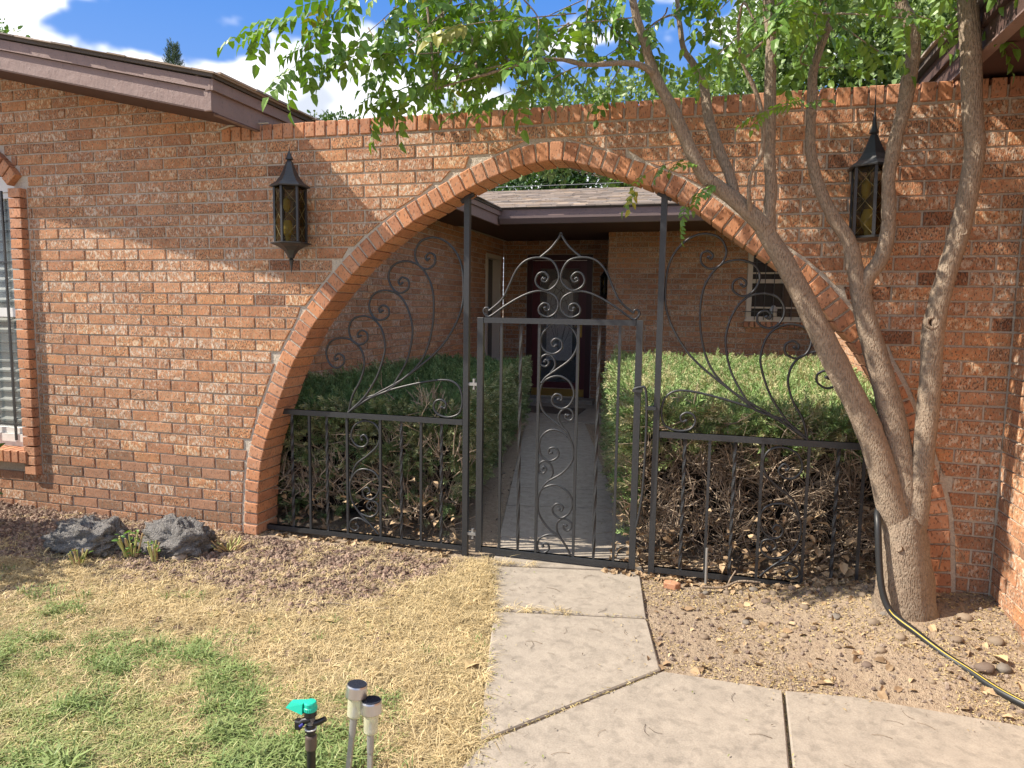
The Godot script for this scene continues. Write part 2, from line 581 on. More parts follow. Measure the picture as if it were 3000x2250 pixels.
# one course-laid wall face; u along the face, holes are [u0, u1, y0, y1]
func lay(wall: Node3D, origin: Vector3, u: Vector3, u0: float, u1: float, rows: int, holes: Array, single: Callable, top: Callable, phase := 0.0) -> void:
	var nrm := u.cross(Vector3.UP)
	var rest: Array[Geo] = []
	var rest_mats := []
	for k in 5:
		rest.append(Geo.new())
		rest_mats.append(brick_mats[k * 3])
	for r in rows:
		var y := (r + 0.5) * C
		var a := u0 - fposmod(u0 - phase - (0.5 * B if r % 2 else 0.0), B)
		while a < u1:
			var cuts := [[maxf(a + 0.0048, u0), minf(a + B - 0.0048, u1)]]
			for hole in holes:
				if y > hole[2] and y < hole[3]:
					var next := []
					for q in cuts:
						if q[1] <= hole[0] or q[0] >= hole[1]:
							next.append(q)
							continue
						if q[0] < hole[0] - 0.03:
							next.append([q[0], hole[0] - 0.008])
						if q[1] > hole[1] + 0.03:
							next.append([hole[1] + 0.008, q[1]])
					cuts = next
			for q in cuts:
				var len: float = q[1] - q[0]
				var mid: float = (q[0] + q[1]) * 0.5
				if len < 0.022 or y > top.call(mid):
					continue
				var t := Transform3D(Basis(u, Vector3.UP, nrm) * wobble(), origin + u * mid + Vector3(0, y, 0) + nrm * rf(-0.0015, 0.0022)).scaled_local(Vector3(len / BW, 1, 1))
				var m: ArrayMesh = brick_meshes[rng.randi() % 6]
				if single.call(mid, y):
					put(wall, "brick", m, any_brick(r), t)
				else:
					var k := rng.randi() % 5
					var arr := m.surface_get_arrays(0)
					var vv: PackedVector3Array = arr[Mesh.ARRAY_VERTEX]
					var nn: PackedVector3Array = arr[Mesh.ARRAY_NORMAL]
					for i in vv.size():
						rest[k].v.append(t * vv[i])
						rest[k].n.append((t.basis * nn[i]).normalized())
						rest[k].c.append(Color.WHITE)
			a += B
	var mesh := ArrayMesh.new()
	for k in 5:
		if rest[k].v.size():
			var one := rest[k].mesh()
			mesh.add_surface_from_arrays(Mesh.PRIMITIVE_TRIANGLES, one.surface_get_arrays(0))
			mesh.surface_set_material(mesh.get_surface_count() - 1, rest_mats[k])
	if mesh.get_surface_count():
		var o := MeshInstance3D.new()
		o.name = "brickwork"
		o.mesh = mesh
		o.set_meta("kind", "stuff")
		wall.add_child(o, true)

func quad_brick(parent: Node3D, called: String, p: Array, z: float, depth: float, m: Material, r := 0.0035, closed := true) -> void:
	var f := []
	var at := Vector3.ZERO
	for q in p:
		at += Vector3(q.x, q.y, z) / p.size()
	for q in p:
		f.append(Vector3(q.x, q.y, z) - at + Vector3(rf(-0.0012, 0.0012), rf(-0.0012, 0.0012), rf(-0.001, 0.001)))
	var g := Geo.new()
	g.slab_face(f, Vector3(0, 0, 1), depth, r, closed)
	put(parent, called, g.mesh(), m, Transform3D(Basis(), at))

func out_at(y: float, right: bool) -> float:   # where the back of the arch ring meets height y
	var best := 1.9
	for i in arch_out.size() - 1:
		var a := arch_out[i]
		var b := arch_out[i + 1]
		if (a.y - y) * (b.y - y) <= 0.0 and absf(a.y - b.y) > 1e-6:
			var x := lerpf(a.x, b.x, (y - a.y) / (b.y - a.y))
			if right and x > 1.9:
				best = maxf(best, x)
			if not right and x < 1.9:
				best = minf(best, x)
	return best

func build_arch_wall() -> void:
	var t := thing("brick_wall", "freestanding brick wall with a wide arched opening around the iron gate", "wall", Vector3(1.9, 0, -0.1))
	var org := t.position
	var ctl := [[0.081, -0.06], [0.083, 0.1], [0.106, 0.369], [0.131, 0.509], [0.172, 0.634], [0.231, 0.79], [0.303, 0.961], [0.362, 1.087], [0.436, 1.206], [0.494, 1.30], [0.714, 1.555], [0.882, 1.706], [1.032, 1.815], [1.141, 1.883],
		[1.253, 1.942], [1.436, 2.036], [1.589, 2.10], [1.746, 2.143], [1.862, 2.157], [1.935, 2.155], [2.019, 2.135], [2.115, 2.105], [2.208, 2.073], [2.318, 2.033], [2.409, 1.996], [2.482, 1.963], [2.545, 1.925], [2.616, 1.88],
		[2.732, 1.79], [2.90, 1.672], [3.058, 1.557], [3.165, 1.45], [3.268, 1.325], [3.345, 1.24], [3.44, 1.09], [3.505, 0.961], [3.58, 0.79], [3.638, 0.634], [3.678, 0.509], [3.70, 0.369], [3.722, 0.1], [3.724, -0.06]]
	var dense := flat_curve(ctl, 0.0)
	var total := 0.0
	for i in dense.size() - 1:
		total += dense[i].distance_to(dense[i + 1])
	var count := int(total / 0.0672)
	var pitch := total / count
	var run := 0.0
	var want := 0.0
	for i in dense.size() - 1:
		var l: float = dense[i].distance_to(dense[i + 1])
		while want <= run + l + 1e-5 and arch_in.size() <= count:
			var p: Vector3 = dense[i].lerp(dense[i + 1], clampf((want - run) / l, 0, 1))
			arch_in.append(Vector2(p.x, p.y))
			want += pitch
		run += l
	while arch_in.size() <= count:
		arch_in.append(Vector2(dense[-1].x, dense[-1].y))
	for i in arch_in.size():
		var d := (arch_in[mini(i + 1, count)] - arch_in[maxi(i - 1, 0)]).normalized()
		arch_out.append(arch_in[i] + Vector2(-d.y, d.x) * 0.102)
	# mortar core
	var g := Geo.new()
	var zf := -0.0075 + 0.1
	var zb := -0.20 + 0.1
	var top := 2.395
	var col := func(x0: float, x1: float, b0: float, b1: float) -> void:
		var a := x0 - org.x
		var b := x1 - org.x
		g.hexa([Vector3(a, b0, zf), Vector3(b, b1, zf), Vector3(b, top, zf), Vector3(a, top, zf)], [Vector3(a, b0, zb), Vector3(b, b1, zb), Vector3(b, top, zb), Vector3(a, top, zb)])
	col.call(-0.0995, 0.078, -0.1, -0.1)
	col.call(3.728, 3.985, -0.1, -0.1)
	for i in range(0, arch_in.size() - 1):
		var a := arch_in[i].lerp(arch_out[i], 0.09)
		var b := arch_in[i + 1].lerp(arch_out[i + 1], 0.09)
		if b.x - a.x > 0.001 and a.x > 0.0 and b.x < 3.74:
			col.call(a.x, b.x, a.y, b.y)
	var wall := part(t, "wall", g, M.mortar)
	# the ring: bricks on edge through the whole wall
	for i in count:
		var d0 := (arch_in[i + 1] - arch_in[i]).normalized() * 0.0052
		var wob := rf(-0.003, 0.003)
		var p := [arch_in[i] + d0, arch_in[i + 1] - d0, arch_out[i + 1].lerp(arch_in[i + 1], 0.09 + wob) - d0 * 1.2, arch_out[i].lerp(arch_in[i], 0.09 + wob) + d0 * 1.2]
		for k in 4:
			p[k] -= Vector2(org.x, 0)
		p.reverse()
		quad_brick(wall, "arch_brick", p, 0.1 + 0.004 + rf(-0.003, 0.003), 0.208, smooth_mats[rng.randi() % 5])
	# coping
	var x := -0.09
	while x < 3.93:
		var w := 0.0575 + rf(-0.002, 0.002)
		var p := [Vector2(x - org.x, 2.342), Vector2(x + w - org.x, 2.342), Vector2(x + w - org.x, 2.423 + rf(-0.002, 0.002)), Vector2(x - org.x, 2.423 + rf(-0.002, 0.002))]
		quad_brick(wall, "coping_brick", p, 0.1 + 0.006 + rf(-0.003, 0.003), 0.212, smooth_mats[rng.randi() % 5])
		x += 0.0684
	# courses
	for r in 35:
		var y0 := r * C + 0.0046
		var y1 := (r + 1) * C - 0.0046
		var a := -fposmod(0.5 * B if r % 2 else 0.0, B) - B
		while a < 3.97:
			var l := a + 0.0048
			var h := minf(a + B - 0.0048, 3.966)
			a += B
			if (l + h) * 0.5 < -0.12 or h - l < 0.02:
				continue
			for side in [false, true]:
				var e0 := out_at(y0, side)
				var e1 := out_at(y1, side)
				var p := []
				if side:
					e0 += 0.013
					e1 += 0.013
					if h < e1 + 0.03 or (e0 < 1.95 and l < 1.9):
						continue
					p = [Vector2(maxf(l, e0), y0), Vector2(h, y0), Vector2(h, y1), Vector2(maxf(l, e1), y1)]
					if h - e0 < 0.004:
						p[0].x = h - 0.004
				else:
					e0 -= 0.013
					e1 -= 0.013
					if e0 > 1.85 and e1 > 1.85 and y0 > 2.2:
						if l < 1.9:
							e0 = 9.0
							e1 = 9.0
						else:
							continue
					if l > e0 - 0.03:
						continue
					p = [Vector2(l, y0), Vector2(minf(h, e0), y0), Vector2(minf(h, e1), y1), Vector2(l, y1)]
					if e1 < l + 0.004:
						p[2].x = l + 0.004
				var cut: bool = absf(p[0].x - p[3].x) > 0.001 or absf(p[1].x - p[2].x) > 0.001 or p[1].x - p[0].x < BW - 0.004
				var mid: float = (p[0].x + p[1].x) * 0.5
				var m := any_brick(r)
				if (absf(mid - 0.27) < 0.09 and (r == 32 or r == 21 or r == 24)) or (rng.randf() < 0.08 and mid > 2.9 and r > 12):
					m = M.iron_stain
				if cut:
					for k in 4:
						p[k] -= Vector2(org.x, 0)
					quad_brick(wall, "brick", p, 0.1 + rf(-0.0015, 0.0022), 0.04, m, 0.0032, false)
				else:
					put(wall, "brick", brick_meshes[rng.randi() % 6], m, Transform3D(wobble(), Vector3(mid - org.x, (r + 0.5) * C, 0.1 + rf(-0.0015, 0.0022))))


func build_left_wing() -> void:
	var t := thing("house_wing", "brick house wing with mauve gable boards and a shuttered window, nearest the lava rocks", "house")
	var hole_l := -2.95
	var hole_r := -1.675
	var g := Geo.new()
	var zf := -0.0075
	var slope := 0.224
	var eave := func(x: float) -> float: return 2.388 + slope * (EAVE_X - x)
	# core with the window opening left out
	for s in [[-5.0, hole_l, -0.1, -1.0], [hole_r, -0.10, -0.1, -1.0], [hole_l, hole_r, -0.1, 0.345]]:
		var ya: float = s[3] if s[3] > 0 else eave.call(s[0]) + 0.02
		var yb: float = s[3] if s[3] > 0 else eave.call(s[1]) + 0.02
		g.hexa([Vector3(s[0], s[2], zf), Vector3(s[1], s[2], zf), Vector3(s[1], yb, zf), Vector3(s[0], ya, zf)], [Vector3(s[0], s[2], -0.2), Vector3(s[1], s[2], -0.2), Vector3(s[1], yb, -0.2), Vector3(s[0], ya, -0.2)])
	var cx := (hole_l + hole_r) * 0.5
	var half := 0.6375
	var rr := half / sin(deg_to_rad(50.0))
	var arc := func(x: float) -> float: return 2.14 - rr * cos(deg_to_rad(50.0)) + sqrt(maxf(0.0, rr * rr - (x - cx) * (x - cx)))
	for k in 16:
		var xa := lerpf(hole_l, hole_r, k / 16.0)
		var xb := lerpf(hole_l, hole_r, (k + 1) / 16.0)
		g.hexa([Vector3(xa, arc.call(xa), zf), Vector3(xb, arc.call(xb), zf), Vector3(xb, eave.call(xb) + 0.02, zf), Vector3(xa, eave.call(xa) + 0.02, zf)],
			[Vector3(xa, arc.call(xa), -0.2), Vector3(xb, arc.call(xb), -0.2), Vector3(xb, eave.call(xb) + 0.02, -0.2), Vector3(xa, eave.call(xa) + 0.02, -0.2)])
	var wall := part(t, "wall", g, M.mortar)
	var holes := [[hole_l - 0.105, hole_r + 0.105, 0.26, 2.15]]
	var out_r := rr + 0.105
	for r in 12:
		var y := (32.5 + r) * C
		var dy := y - (2.14 - rr * cos(deg_to_rad(50.0)))
		if dy < out_r:
			var w := sqrt(out_r * out_r - dy * dy)
			holes.append([cx - w, cx + w, y - 0.03, y + 0.03])
	lay(wall, Vector3.ZERO, Vector3(1, 0, 0), -4.9, 0.0, 48, holes, func(x: float, _y: float) -> bool: return x > -1.95, func(x: float) -> float: return -1.0 if x >= -0.12 else eave.call(x) + 0.04, 0.0)
	put(wall, "brick", brick_meshes[2], any_brick(), Transform3D(Basis(), Vector3(-0.1022, 36.5 * C, 0.0)))
	# quoins down both sides of the window, then the arch over it
	for side in [hole_r, hole_l - 0.1]:
		for r in 29:
			var y := 0.262 + r * C * 0.966
			quad_brick(wall, "quoin_brick", [Vector2(side, y), Vector2(side + 0.097, y), Vector2(side + 0.097, y + 0.056), Vector2(side, y + 0.056)], 0.042 + rf(-0.002, 0.002), 0.18, smooth_mats[rng.randi() % 5])
	var steps := 22
	for k in steps:
		var a0 := deg_to_rad(lerpf(-50.0, 50.0, (k + 0.07) / steps))
		var a1 := deg_to_rad(lerpf(-50.0, 50.0, (k + 0.93) / steps))
		var o := Vector2(cx, 2.14 - rr * cos(deg_to_rad(50.0)))
		var d0 := Vector2(sin(a0), cos(a0))
		var d1 := Vector2(sin(a1), cos(a1))
		quad_brick(wall, "arch_brick", [o + d0 * rr, o + d1 * rr, o + d1 * (rr + 0.097), o + d0 * (rr + 0.097)], 0.042 + rf(-0.002, 0.002), 0.18, smooth_mats[rng.randi() % 5])
	var x := hole_l
	while x < hole_r - 0.03:
		quad_brick(wall, "sill_brick", [Vector2(x, 0.335), Vector2(x + 0.057, 0.335), Vector2(x + 0.057, 0.415), Vector2(x, 0.415)], 0.052 + rf(-0.002, 0.002), 0.16, smooth_mats[3 - rng.randi() % 2])
		x += 0.0655
	# window
	var fr := Geo.new()
	var zw := -0.075
	for s in [[hole_l, hole_r, 0.416, 0.50], [hole_l, hole_r, 2.12, 2.22], [hole_l, hole_l + 0.07, 0.50, 2.12], [hole_r - 0.05, hole_r, 0.50, 2.12]]:
		fr.bbox(Vector3(s[0] + 0.001, s[2], zw - 0.08), Vector3(s[1] - 0.001, s[3], zw), 0.005)
	var win := part(t, "window", fr, M.white)
	for s in [[1.30, 1.36, 0.0], [0.502, 0.54, 0.0], [2.08, 2.118, -0.0]]:
		var sash := Geo.new()
		sash.bbox(Vector3(hole_l + 0.071, s[0], zw - 0.07), Vector3(hole_r - 0.051, s[1], zw - 0.012), 0.004)
		part(win, "sash_rail", sash, M.white)
	for s in [[0.541, 1.299, -0.045], [1.361, 2.079, -0.035]]:
		var pane := Geo.new()
		pane.box(Vector3(hole_l + 0.072, s[0], zw + s[2]), Vector3(hole_r - 0.052, s[1], zw + s[2] + 0.004))
		part(win, "pane", pane, M.glass)
	for k in 22:
		var y := 0.56 + k * 0.07
		var s := Geo.new()
		s.hexa([Vector3(hole_l + 0.08, y, -0.20), Vector3(hole_r - 0.06, y, -0.20), Vector3(hole_r - 0.06, y + 0.012, -0.20), Vector3(hole_l + 0.08, y + 0.012, -0.20)],
			[Vector3(hole_l + 0.08, y + 0.045, -0.24), Vector3(hole_r - 0.06, y + 0.045, -0.24), Vector3(hole_r - 0.06, y + 0.057, -0.24), Vector3(hole_l + 0.08, y + 0.057, -0.24)])
		part(win, "louver", s, M.louver)
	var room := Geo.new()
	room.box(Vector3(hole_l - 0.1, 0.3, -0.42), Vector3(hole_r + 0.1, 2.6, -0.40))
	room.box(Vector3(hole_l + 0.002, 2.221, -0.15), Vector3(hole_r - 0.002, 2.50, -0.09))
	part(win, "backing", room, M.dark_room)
	var bx := hole_r - 0.14
	while bx > hole_l:
		var bars := Geo.new()
		bars.box(Vector3(bx - 0.006, 0.47, -0.035), Vector3(bx + 0.006, 2.12, -0.023))
		part(t, "guard_bar", bars, M.iron)
		bx -= 0.16
	for y in [0.58, 1.66]:
		var bars := Geo.new()
		bars.box(Vector3(hole_l, y - 0.004, -0.022), Vector3(hole_r, y + 0.004, -0.014))
		part(t, "guard_bar", bars, M.iron)
	# gable boards, eave boards, soffits and roof
	var far_x := -4.2
	var dx := EAVE_X - far_x
	var rise := slope * dx
	var board := func(y0: float, y1: float, z0: float, z1: float) -> Geo:
		var b := Geo.new()
		var f := [Vector3(far_x, y0 + rise, z1), Vector3(EAVE_X, y0, z1), Vector3(EAVE_X, y1, z1), Vector3(far_x, y1 + rise, z1)]
		b.hexa(f, [f[0] - Vector3(0, 0, z1 - z0), f[1] - Vector3(0, 0, z1 - z0), f[2] - Vector3(0, 0, z1 - z0), f[3] - Vector3(0, 0, z1 - z0)])
		return b
	part(t, "rake_board", board.call(2.394, 2.494, RAKE_Z - 0.04, RAKE_Z), M.fascia)
	part(t, "trim_board", board.call(2.497, 2.551, RAKE_Z - 0.04, RAKE_Z + 0.018), M.fascia)
	var batten := Geo.new()
	batten.bbox(Vector3(EAVE_X - 0.045, 2.394, RAKE_Z + 0.001), Vector3(EAVE_X - 0.0, 2.496, RAKE_Z + 0.012), 0.003)
	part(t, "corner_batten", batten, M.fascia)
	part(t, "rake_soffit", board.call(2.387, 2.392, -0.008, RAKE_Z - 0.001), M.soffit)
	var eb := Geo.new()
	eb.box(Vector3(EAVE_X - 0.03, 2.385, -4.70), Vector3(EAVE_X - 0.001, 2.494, RAKE_Z - 0.041))
	part(t, "eave_board", eb, M.fascia)
	var et := Geo.new()
	et.box(Vector3(EAVE_X - 0.03, 2.496, -4.70), Vector3(EAVE_X + 0.016, 2.551, RAKE_Z + 0.017))
	part(t, "eave_trim", et, M.fascia)
	var so := Geo.new()
	so.box(Vector3(-0.41, 2.386, -4.70), Vector3(EAVE_X - 0.031, 2.392, -0.218))
	part(t, "soffit", so, M.soffit)
	var roof := Geo.new()
	var a := Vector3(EAVE_X + 0.03, 2.553, 0)
	var b := Vector3(far_x, 2.553 + rise, 0)
	var f := [b, a, a + Vector3(0, 0.022, 0), b + Vector3(0, 0.022, 0)]
	var fz := Vector3(0, 0, RAKE_Z + 0.035)
	var bz := Vector3(0, 0, -9.0)
	roof.hexa([f[0] + fz, f[1] + fz, f[2] + fz, f[3] + fz], [f[0] + bz, f[1] + bz, f[2] + bz, f[3] + bz])
	var c2 := Vector3(far_x * 2, 2.553, 0)
	roof.hexa([c2 + fz, b + fz, f[3] + fz, c2 + Vector3(0, 0.022, 0) + fz], [c2 + bz, b + bz, f[3] + bz, c2 + Vector3(0, 0.022, 0) + bz])
	part(t, "roof", roof, M.roof)
	# shingles whose edges show along the gable and the eave
	var sh := Geo.new()
	var sx := EAVE_X + 0.045
	while sx > -3.0:
		var w := rf(0.11, 0.15)
		var y := 2.576 + slope * (EAVE_X - sx)
		sh.col = shingle_tone()
		var lift := rf(0.004, 0.011)
		var over := rf(0.0, 0.012)
		sh.hexa([Vector3(sx - w, y + slope * w + 0.001, RAKE_Z + 0.045 + over), Vector3(sx, y + 0.001, RAKE_Z + 0.045 + over), Vector3(sx, y + lift, RAKE_Z + 0.045 + over), Vector3(sx - w, y + slope * w + lift, RAKE_Z + 0.045 + over)],
			[Vector3(sx - w, y + slope * w + 0.001, -0.2), Vector3(sx, y + 0.001, -0.2), Vector3(sx, y + lift, -0.2), Vector3(sx - w, y + slope * w + lift, -0.2)])
		sx -= w
	var sz := RAKE_Z
	while sz > -4.6:
		var w := rf(0.25, 0.32)
		sh.col = shingle_tone()
		var lift := rf(0.005, 0.012)
		sh.box(Vector3(EAVE_X - 0.10, 2.5765, sz - w + 0.004), Vector3(EAVE_X + 0.045 + rf(0, 0.012), 2.5765 + lift, sz))
		sz -= w
	var so2 := part(t, "shingles", sh, M.shingle)
	so2.set_meta("kind", "stuff")
	var dirt_dauber := Geo.new()
	dirt_dauber.tube([Vector3(-0.10, 2.408, 0.012), Vector3(-0.02, 2.425, 0.018), Vector3(0.10, 2.428, 0.02), Vector3(0.23, 2.428, 0.012)], [0.007, 0.006, 0.006, 0.004], 6)
	part(t, "caulk_bead", dirt_dauber, M.mortar)

func shingle_tone() -> Color:
	var k := rf(0.6, 1.15)
	var c := Color(0.36, 0.30, 0.255) if rng.randf() < 0.75 else Color(0.27, 0.24, 0.22)
	if rng.randf() < 0.2:
		c = Color(0.42, 0.33, 0.25)
	return Color(c.r * k, c.g * k, c.b * k)


func build_right_wing() -> void:
	var t := thing("house_wing", "brick house wing with peeling brown eave boards beside the leaning tree trunks", "house")
	var X := 3.97
	var g := Geo.new()
	g.box(Vector3(X + 0.0085, -0.1, -5.735), Vector3(X + 0.2, 2.46, 3.2))
	var wall := part(t, "wall", g, M.mortar)
	lay(wall, Vector3(X, 0, 0), Vector3(0, 0, 1), 0.004, 3.1, 37, [], func(u: float, _y: float) -> bool: return u < 1.3, func(_u: float) -> float: return 2.45, 0.06)
	lay(wall, Vector3(X, 0, 0), Vector3(0, 0, 1), -5.73, -0.21, 37, [], func(u: float, y: float) -> bool: return u < -2.4 and u > -4.7 and y > 0.8 and y < 1.35, func(_u: float) -> float: return 2.45, 0.06)
	var ex := 3.67
	var fb := Geo.new()
	fb.box(Vector3(ex, 2.445, -4.7), Vector3(ex + 0.03, 2.528, 3.2))
	part(t, "eave_board", fb, M.dark_board)
	var ft := Geo.new()
	ft.box(Vector3(ex - 0.018, 2.531, -4.7), Vector3(ex + 0.03, 2.60, 3.2))
	part(t, "eave_trim", ft, M.dark_board)
	var lip := Geo.new()
	lip.box(Vector3(ex - 0.006, 2.437, -4.7), Vector3(ex + 0.045, 2.444, 3.2))
	part(t, "drip_strip", lip, M.fascia)
	var so := Geo.new()
	so.box(Vector3(ex + 0.031, 2.446, -4.7), Vector3(X + 0.3, 2.452, 3.2))
	part(t, "soffit", so, M.soffit)
	var roof := Geo.new()
	var a := Vector3(ex - 0.05, 2.601, 0)
	var b := Vector3(8.2, 2.601 + 0.224 * (8.25 - ex), 0)
	var up := Vector3(0, 0.03, 0)
	var fz := Vector3(0, 0, 3.2)
	var bz := Vector3(0, 0, -9.0)
	roof.hexa([a + fz, b + fz, b + up + fz, a + up + fz], [a + bz, b + bz, b + up + bz, a + up + bz])
	part(t, "roof", roof, M.roof)
	var sh := Geo.new()
	var sz := 3.1
	while sz > -4.6:
		var w := rf(0.25, 0.32)
		sh.col = shingle_tone()
		sh.box(Vector3(ex - 0.062 - rf(0, 0.012), 2.632, sz - w + 0.004), Vector3(ex + 0.1, 2.64 + rf(0.0, 0.006), sz))
		sz -= w
	var s2 := part(t, "shingles", sh, M.shingle)
	s2.set_meta("kind", "stuff")
	# downpipe at the far end of its court side
	var dp := Geo.new()
	for k in 3:
		dp.bbox(Vector3(X - 0.075, 0.02, -4.90 + k * 0.03), Vector3(X - 0.012, 2.44, -4.872 + k * 0.03), 0.006)
	part(t, "downpipe", dp, M.gutter)


func build_main_house() -> void:
	var t := thing("house", "low brick house with maroon front door seen through the arch", "house")
	var Z := -5.74
	var D := -6.80
	var L := -0.40
	# the facing wall right of the recess
	var g := Geo.new()
	var w0 := 1.335
	var win := [3.075, 3.915, 1.27, 2.155]
	for s in [[w0, win[0], -0.1, 2.45], [win[1], 3.97, -0.1, 2.45], [win[0], win[1], -0.1, win[2]], [win[0], win[1], win[3], 2.45]]:
		g.box(Vector3(s[0], s[2], Z - 1.0), Vector3(s[1], s[3], Z - 0.0085))
	var wall := part(t, "wall", g, M.mortar)
	lay(wall, Vector3(0, 0, Z), Vector3(1, 0, 0), w0 - 0.002, 3.965, 37, [[win[0], win[1], 1.20, win[3]]], func(_x: float, y: float) -> bool: return y > 0.9, func(_x: float) -> float: return 2.42, w0)
	for k in 13:
		var x: float = win[0] - 0.02 + k * 0.0665
		quad_brick(wall, "sill_brick", [Vector2(x, 1.205), Vector2(x + 0.057, 1.205), Vector2(x + 0.057, 1.278), Vector2(x, 1.278)], Z + 0.03, 0.1, smooth_mats[rng.randi() % 5])
	# door wall of the recess
	var g2 := Geo.new()
	for s in [[L, -0.03, -0.1, 2.45], [0.955, w0 - 0.001, -0.1, 2.45], [-0.03, 0.955, 2.19, 2.45]]:
		g2.box(Vector3(s[0], s[2], D - 0.2), Vector3(s[1], s[3], D - 0.0085))
	var wall2 := part(t, "wall", g2, M.mortar)
	lay(wall2, Vector3(0, 0, D), Vector3(1, 0, 0), L, w0, 37, [[-0.03, 0.955, -1.0, 2.19]], func(_x: float, _y: float) -> bool: return true, func(_x: float) -> float: return 2.42, 0.05)
	# court side of the left wing
	var wz := [-6.62, -5.92, 0.30, 2.16]
	var g3 := Geo.new()
	for s in [[wz[1], -0.21, -0.1, 2.45], [D, wz[0], -0.1, 2.45], [wz[0], wz[1], -0.1, wz[2]], [wz[0], wz[1], wz[3], 2.45]]:
		g3.box(Vector3(L - 0.2, s[2], s[0]), Vector3(L - 0.0085, s[3], s[1]))
	var wall3 := part(t, "wall", g3, M.mortar)
	lay(wall3, Vector3(L, 0, 0), Vector3(0, 0, -1), 0.21, 6.79, 37, [[-wz[1], -wz[0], wz[2], wz[3]]], func(u: float, y: float) -> bool: return y > 0.75 and y < 1.95 and u > 1.7 and u < 4.6, func(_u: float) -> float: return 2.42, 0.04)
	# side window of the recess
	var sf := Geo.new()
	for s in [[wz[0] + 0.001, wz[1] - 0.001, wz[3] - 0.06, wz[3]], [wz[0] + 0.001, wz[1] - 0.001, wz[2], wz[2] + 0.06], [wz[0] + 0.001, wz[0] + 0.06, wz[2] + 0.061, wz[3] - 0.061], [wz[1] - 0.06, wz[1] - 0.001, wz[2] + 0.061, wz[3] - 0.061]]:
		sf.box(Vector3(L - 0.12, s[2], s[0]), Vector3(L + 0.02, s[3], s[1]))
	var side_win := part(t, "window", sf, M.cream)
	var sp := Geo.new()
	sp.box(Vector3(L - 0.13, wz[2] + 0.05, wz[0] + 0.05), Vector3(L - 0.10, wz[3] - 0.05, wz[1] - 0.05))
	part(side_win, "pane", sp, M.door_glass)
	# facing window
	var wf := Geo.new()
	for s in [[win[0] + 0.001, win[1] - 0.001, win[3] - 0.055, win[3] - 0.001], [win[0] + 0.001, win[1] - 0.001, win[2] + 0.009, win[2] + 0.07], [win[0] + 0.001, win[0] + 0.06, win[2] + 0.071, win[3] - 0.056], [win[1] - 0.06, win[1] - 0.001, win[2] + 0.071, win[3] - 0.056]]:
		wf.bbox(Vector3(s[0], s[2], Z - 0.07), Vector3(s[1], s[3], Z + 0.012), 0.006)
	wf.bbox(Vector3(win[0] - 0.015, win[2] + 0.009, Z - 0.01), Vector3(win[1] + 0.015, win[2] + 0.035, Z + 0.035), 0.004)
	var face_win := part(t, "window", wf, M.cream)
	for s in [[1.75, 1.80, 0.0], [1.44, 1.462, -0.012], [1.865, 1.885, -0.012]]:
		var ms := Geo.new()
		ms.bbox(Vector3(win[0] + 0.061, s[0], Z - 0.06), Vector3(win[1] - 0.061, s[1], Z + s[2]), 0.004)
		part(face_win, "sash_rail", ms, M.cream)
	var wp := Geo.new()
	wp.box(Vector3(win[0] + 0.05, win[2] + 0.06, Z - 0.055), Vector3(win[1] - 0.05, win[3] - 0.05, Z - 0.04))
	part(face_win, "pane", wp, M.door_glass)
	var jar := Geo.new()
	jar.lathe(Vector3(3.40, 1.345, Z - 0.025), [[0.0, 0.0], [0.045, 0.0], [0.045, 0.09], [0.02, 0.13], [0.0, 0.14]], 10)
	part(face_win, "sill_ornament", jar, M.white)
	for k in 7:
		var gd := Geo.new()
		var x: float = win[0] + 0.10 + k * 0.106
		gd.box(Vector3(x - 0.005, win[2] + 0.03, Z + 0.05), Vector3(x + 0.005, win[3] - 0.04, Z + 0.06))
		part(t, "guard_bar", gd, M.iron)
	for y in [1.40, 2.0]:
		var gd := Geo.new()
		gd.box(Vector3(win[0] - 0.04, y - 0.005, Z + 0.061), Vector3(win[1] + 0.04, y + 0.005, Z + 0.069))
		part(t, "guard_bar", gd, M.iron)
	# front door
	var dz := D - 0.03
	var df := Geo.new()
	for s in [[-0.029, 0.05, 0.08, 2.189], [0.875, 0.954, 0.08, 2.189], [0.051, 0.874, 2.11, 2.189]]:
		df.bbox(Vector3(s[0], s[2], dz - 0.12), Vector3(s[1], s[3], dz + 0.035), 0.006)
	var door := part(t, "door_frame", df, M.dark_maroon)
	var st := Geo.new()
	for s in [[0.052, 0.17, 0.085, 2.105], [0.755, 0.872, 0.085, 2.105], [0.171, 0.754, 1.99, 2.105], [0.171, 0.754, 0.205, 0.30]]:
		st.bbox(Vector3(s[0], s[2], dz - 0.03), Vector3(s[1], s[3], dz + 0.012), 0.006)
	var leaf := part(t, "door", st, M.maroon)
	var kick := Geo.new()
	kick.bbox(Vector3(0.06, 0.09, dz + 0.013), Vector3(0.865, 0.20, dz + 0.018), 0.003)
	part(leaf, "kick_plate", kick, M.brass)
	var back := Geo.new()
	back.box(Vector3(0.16, 0.28, dz - 0.10), Vector3(0.77, 2.0, dz - 0.06))
	part(leaf, "inner_panel", back, M.inner_door)
	var lite := Geo.new()
	var ctr := Vector3(0.463, 1.2, dz - 0.052)
	var edge := []
	for k in 25:
		var a := PI * k / 24.0
		edge.append(Vector3(0.463 + 0.205 * cos(a), 1.62 + 0.24 * sin(a), dz - 0.052))
	edge.append(Vector3(0.258, 0.62, dz - 0.052))
	edge.append(Vector3(0.668, 0.62, dz - 0.052))
	for k in edge.size():
		lite.tri(ctr, edge[k], edge[(k + 1) % edge.size()])
	part(leaf, "leaded_glass", lite, M.frosted)
	var came := Geo.new()
	var ring := edge.duplicate()
	ring.append(edge[0])
	came.tube(ring, [0.008], 5)
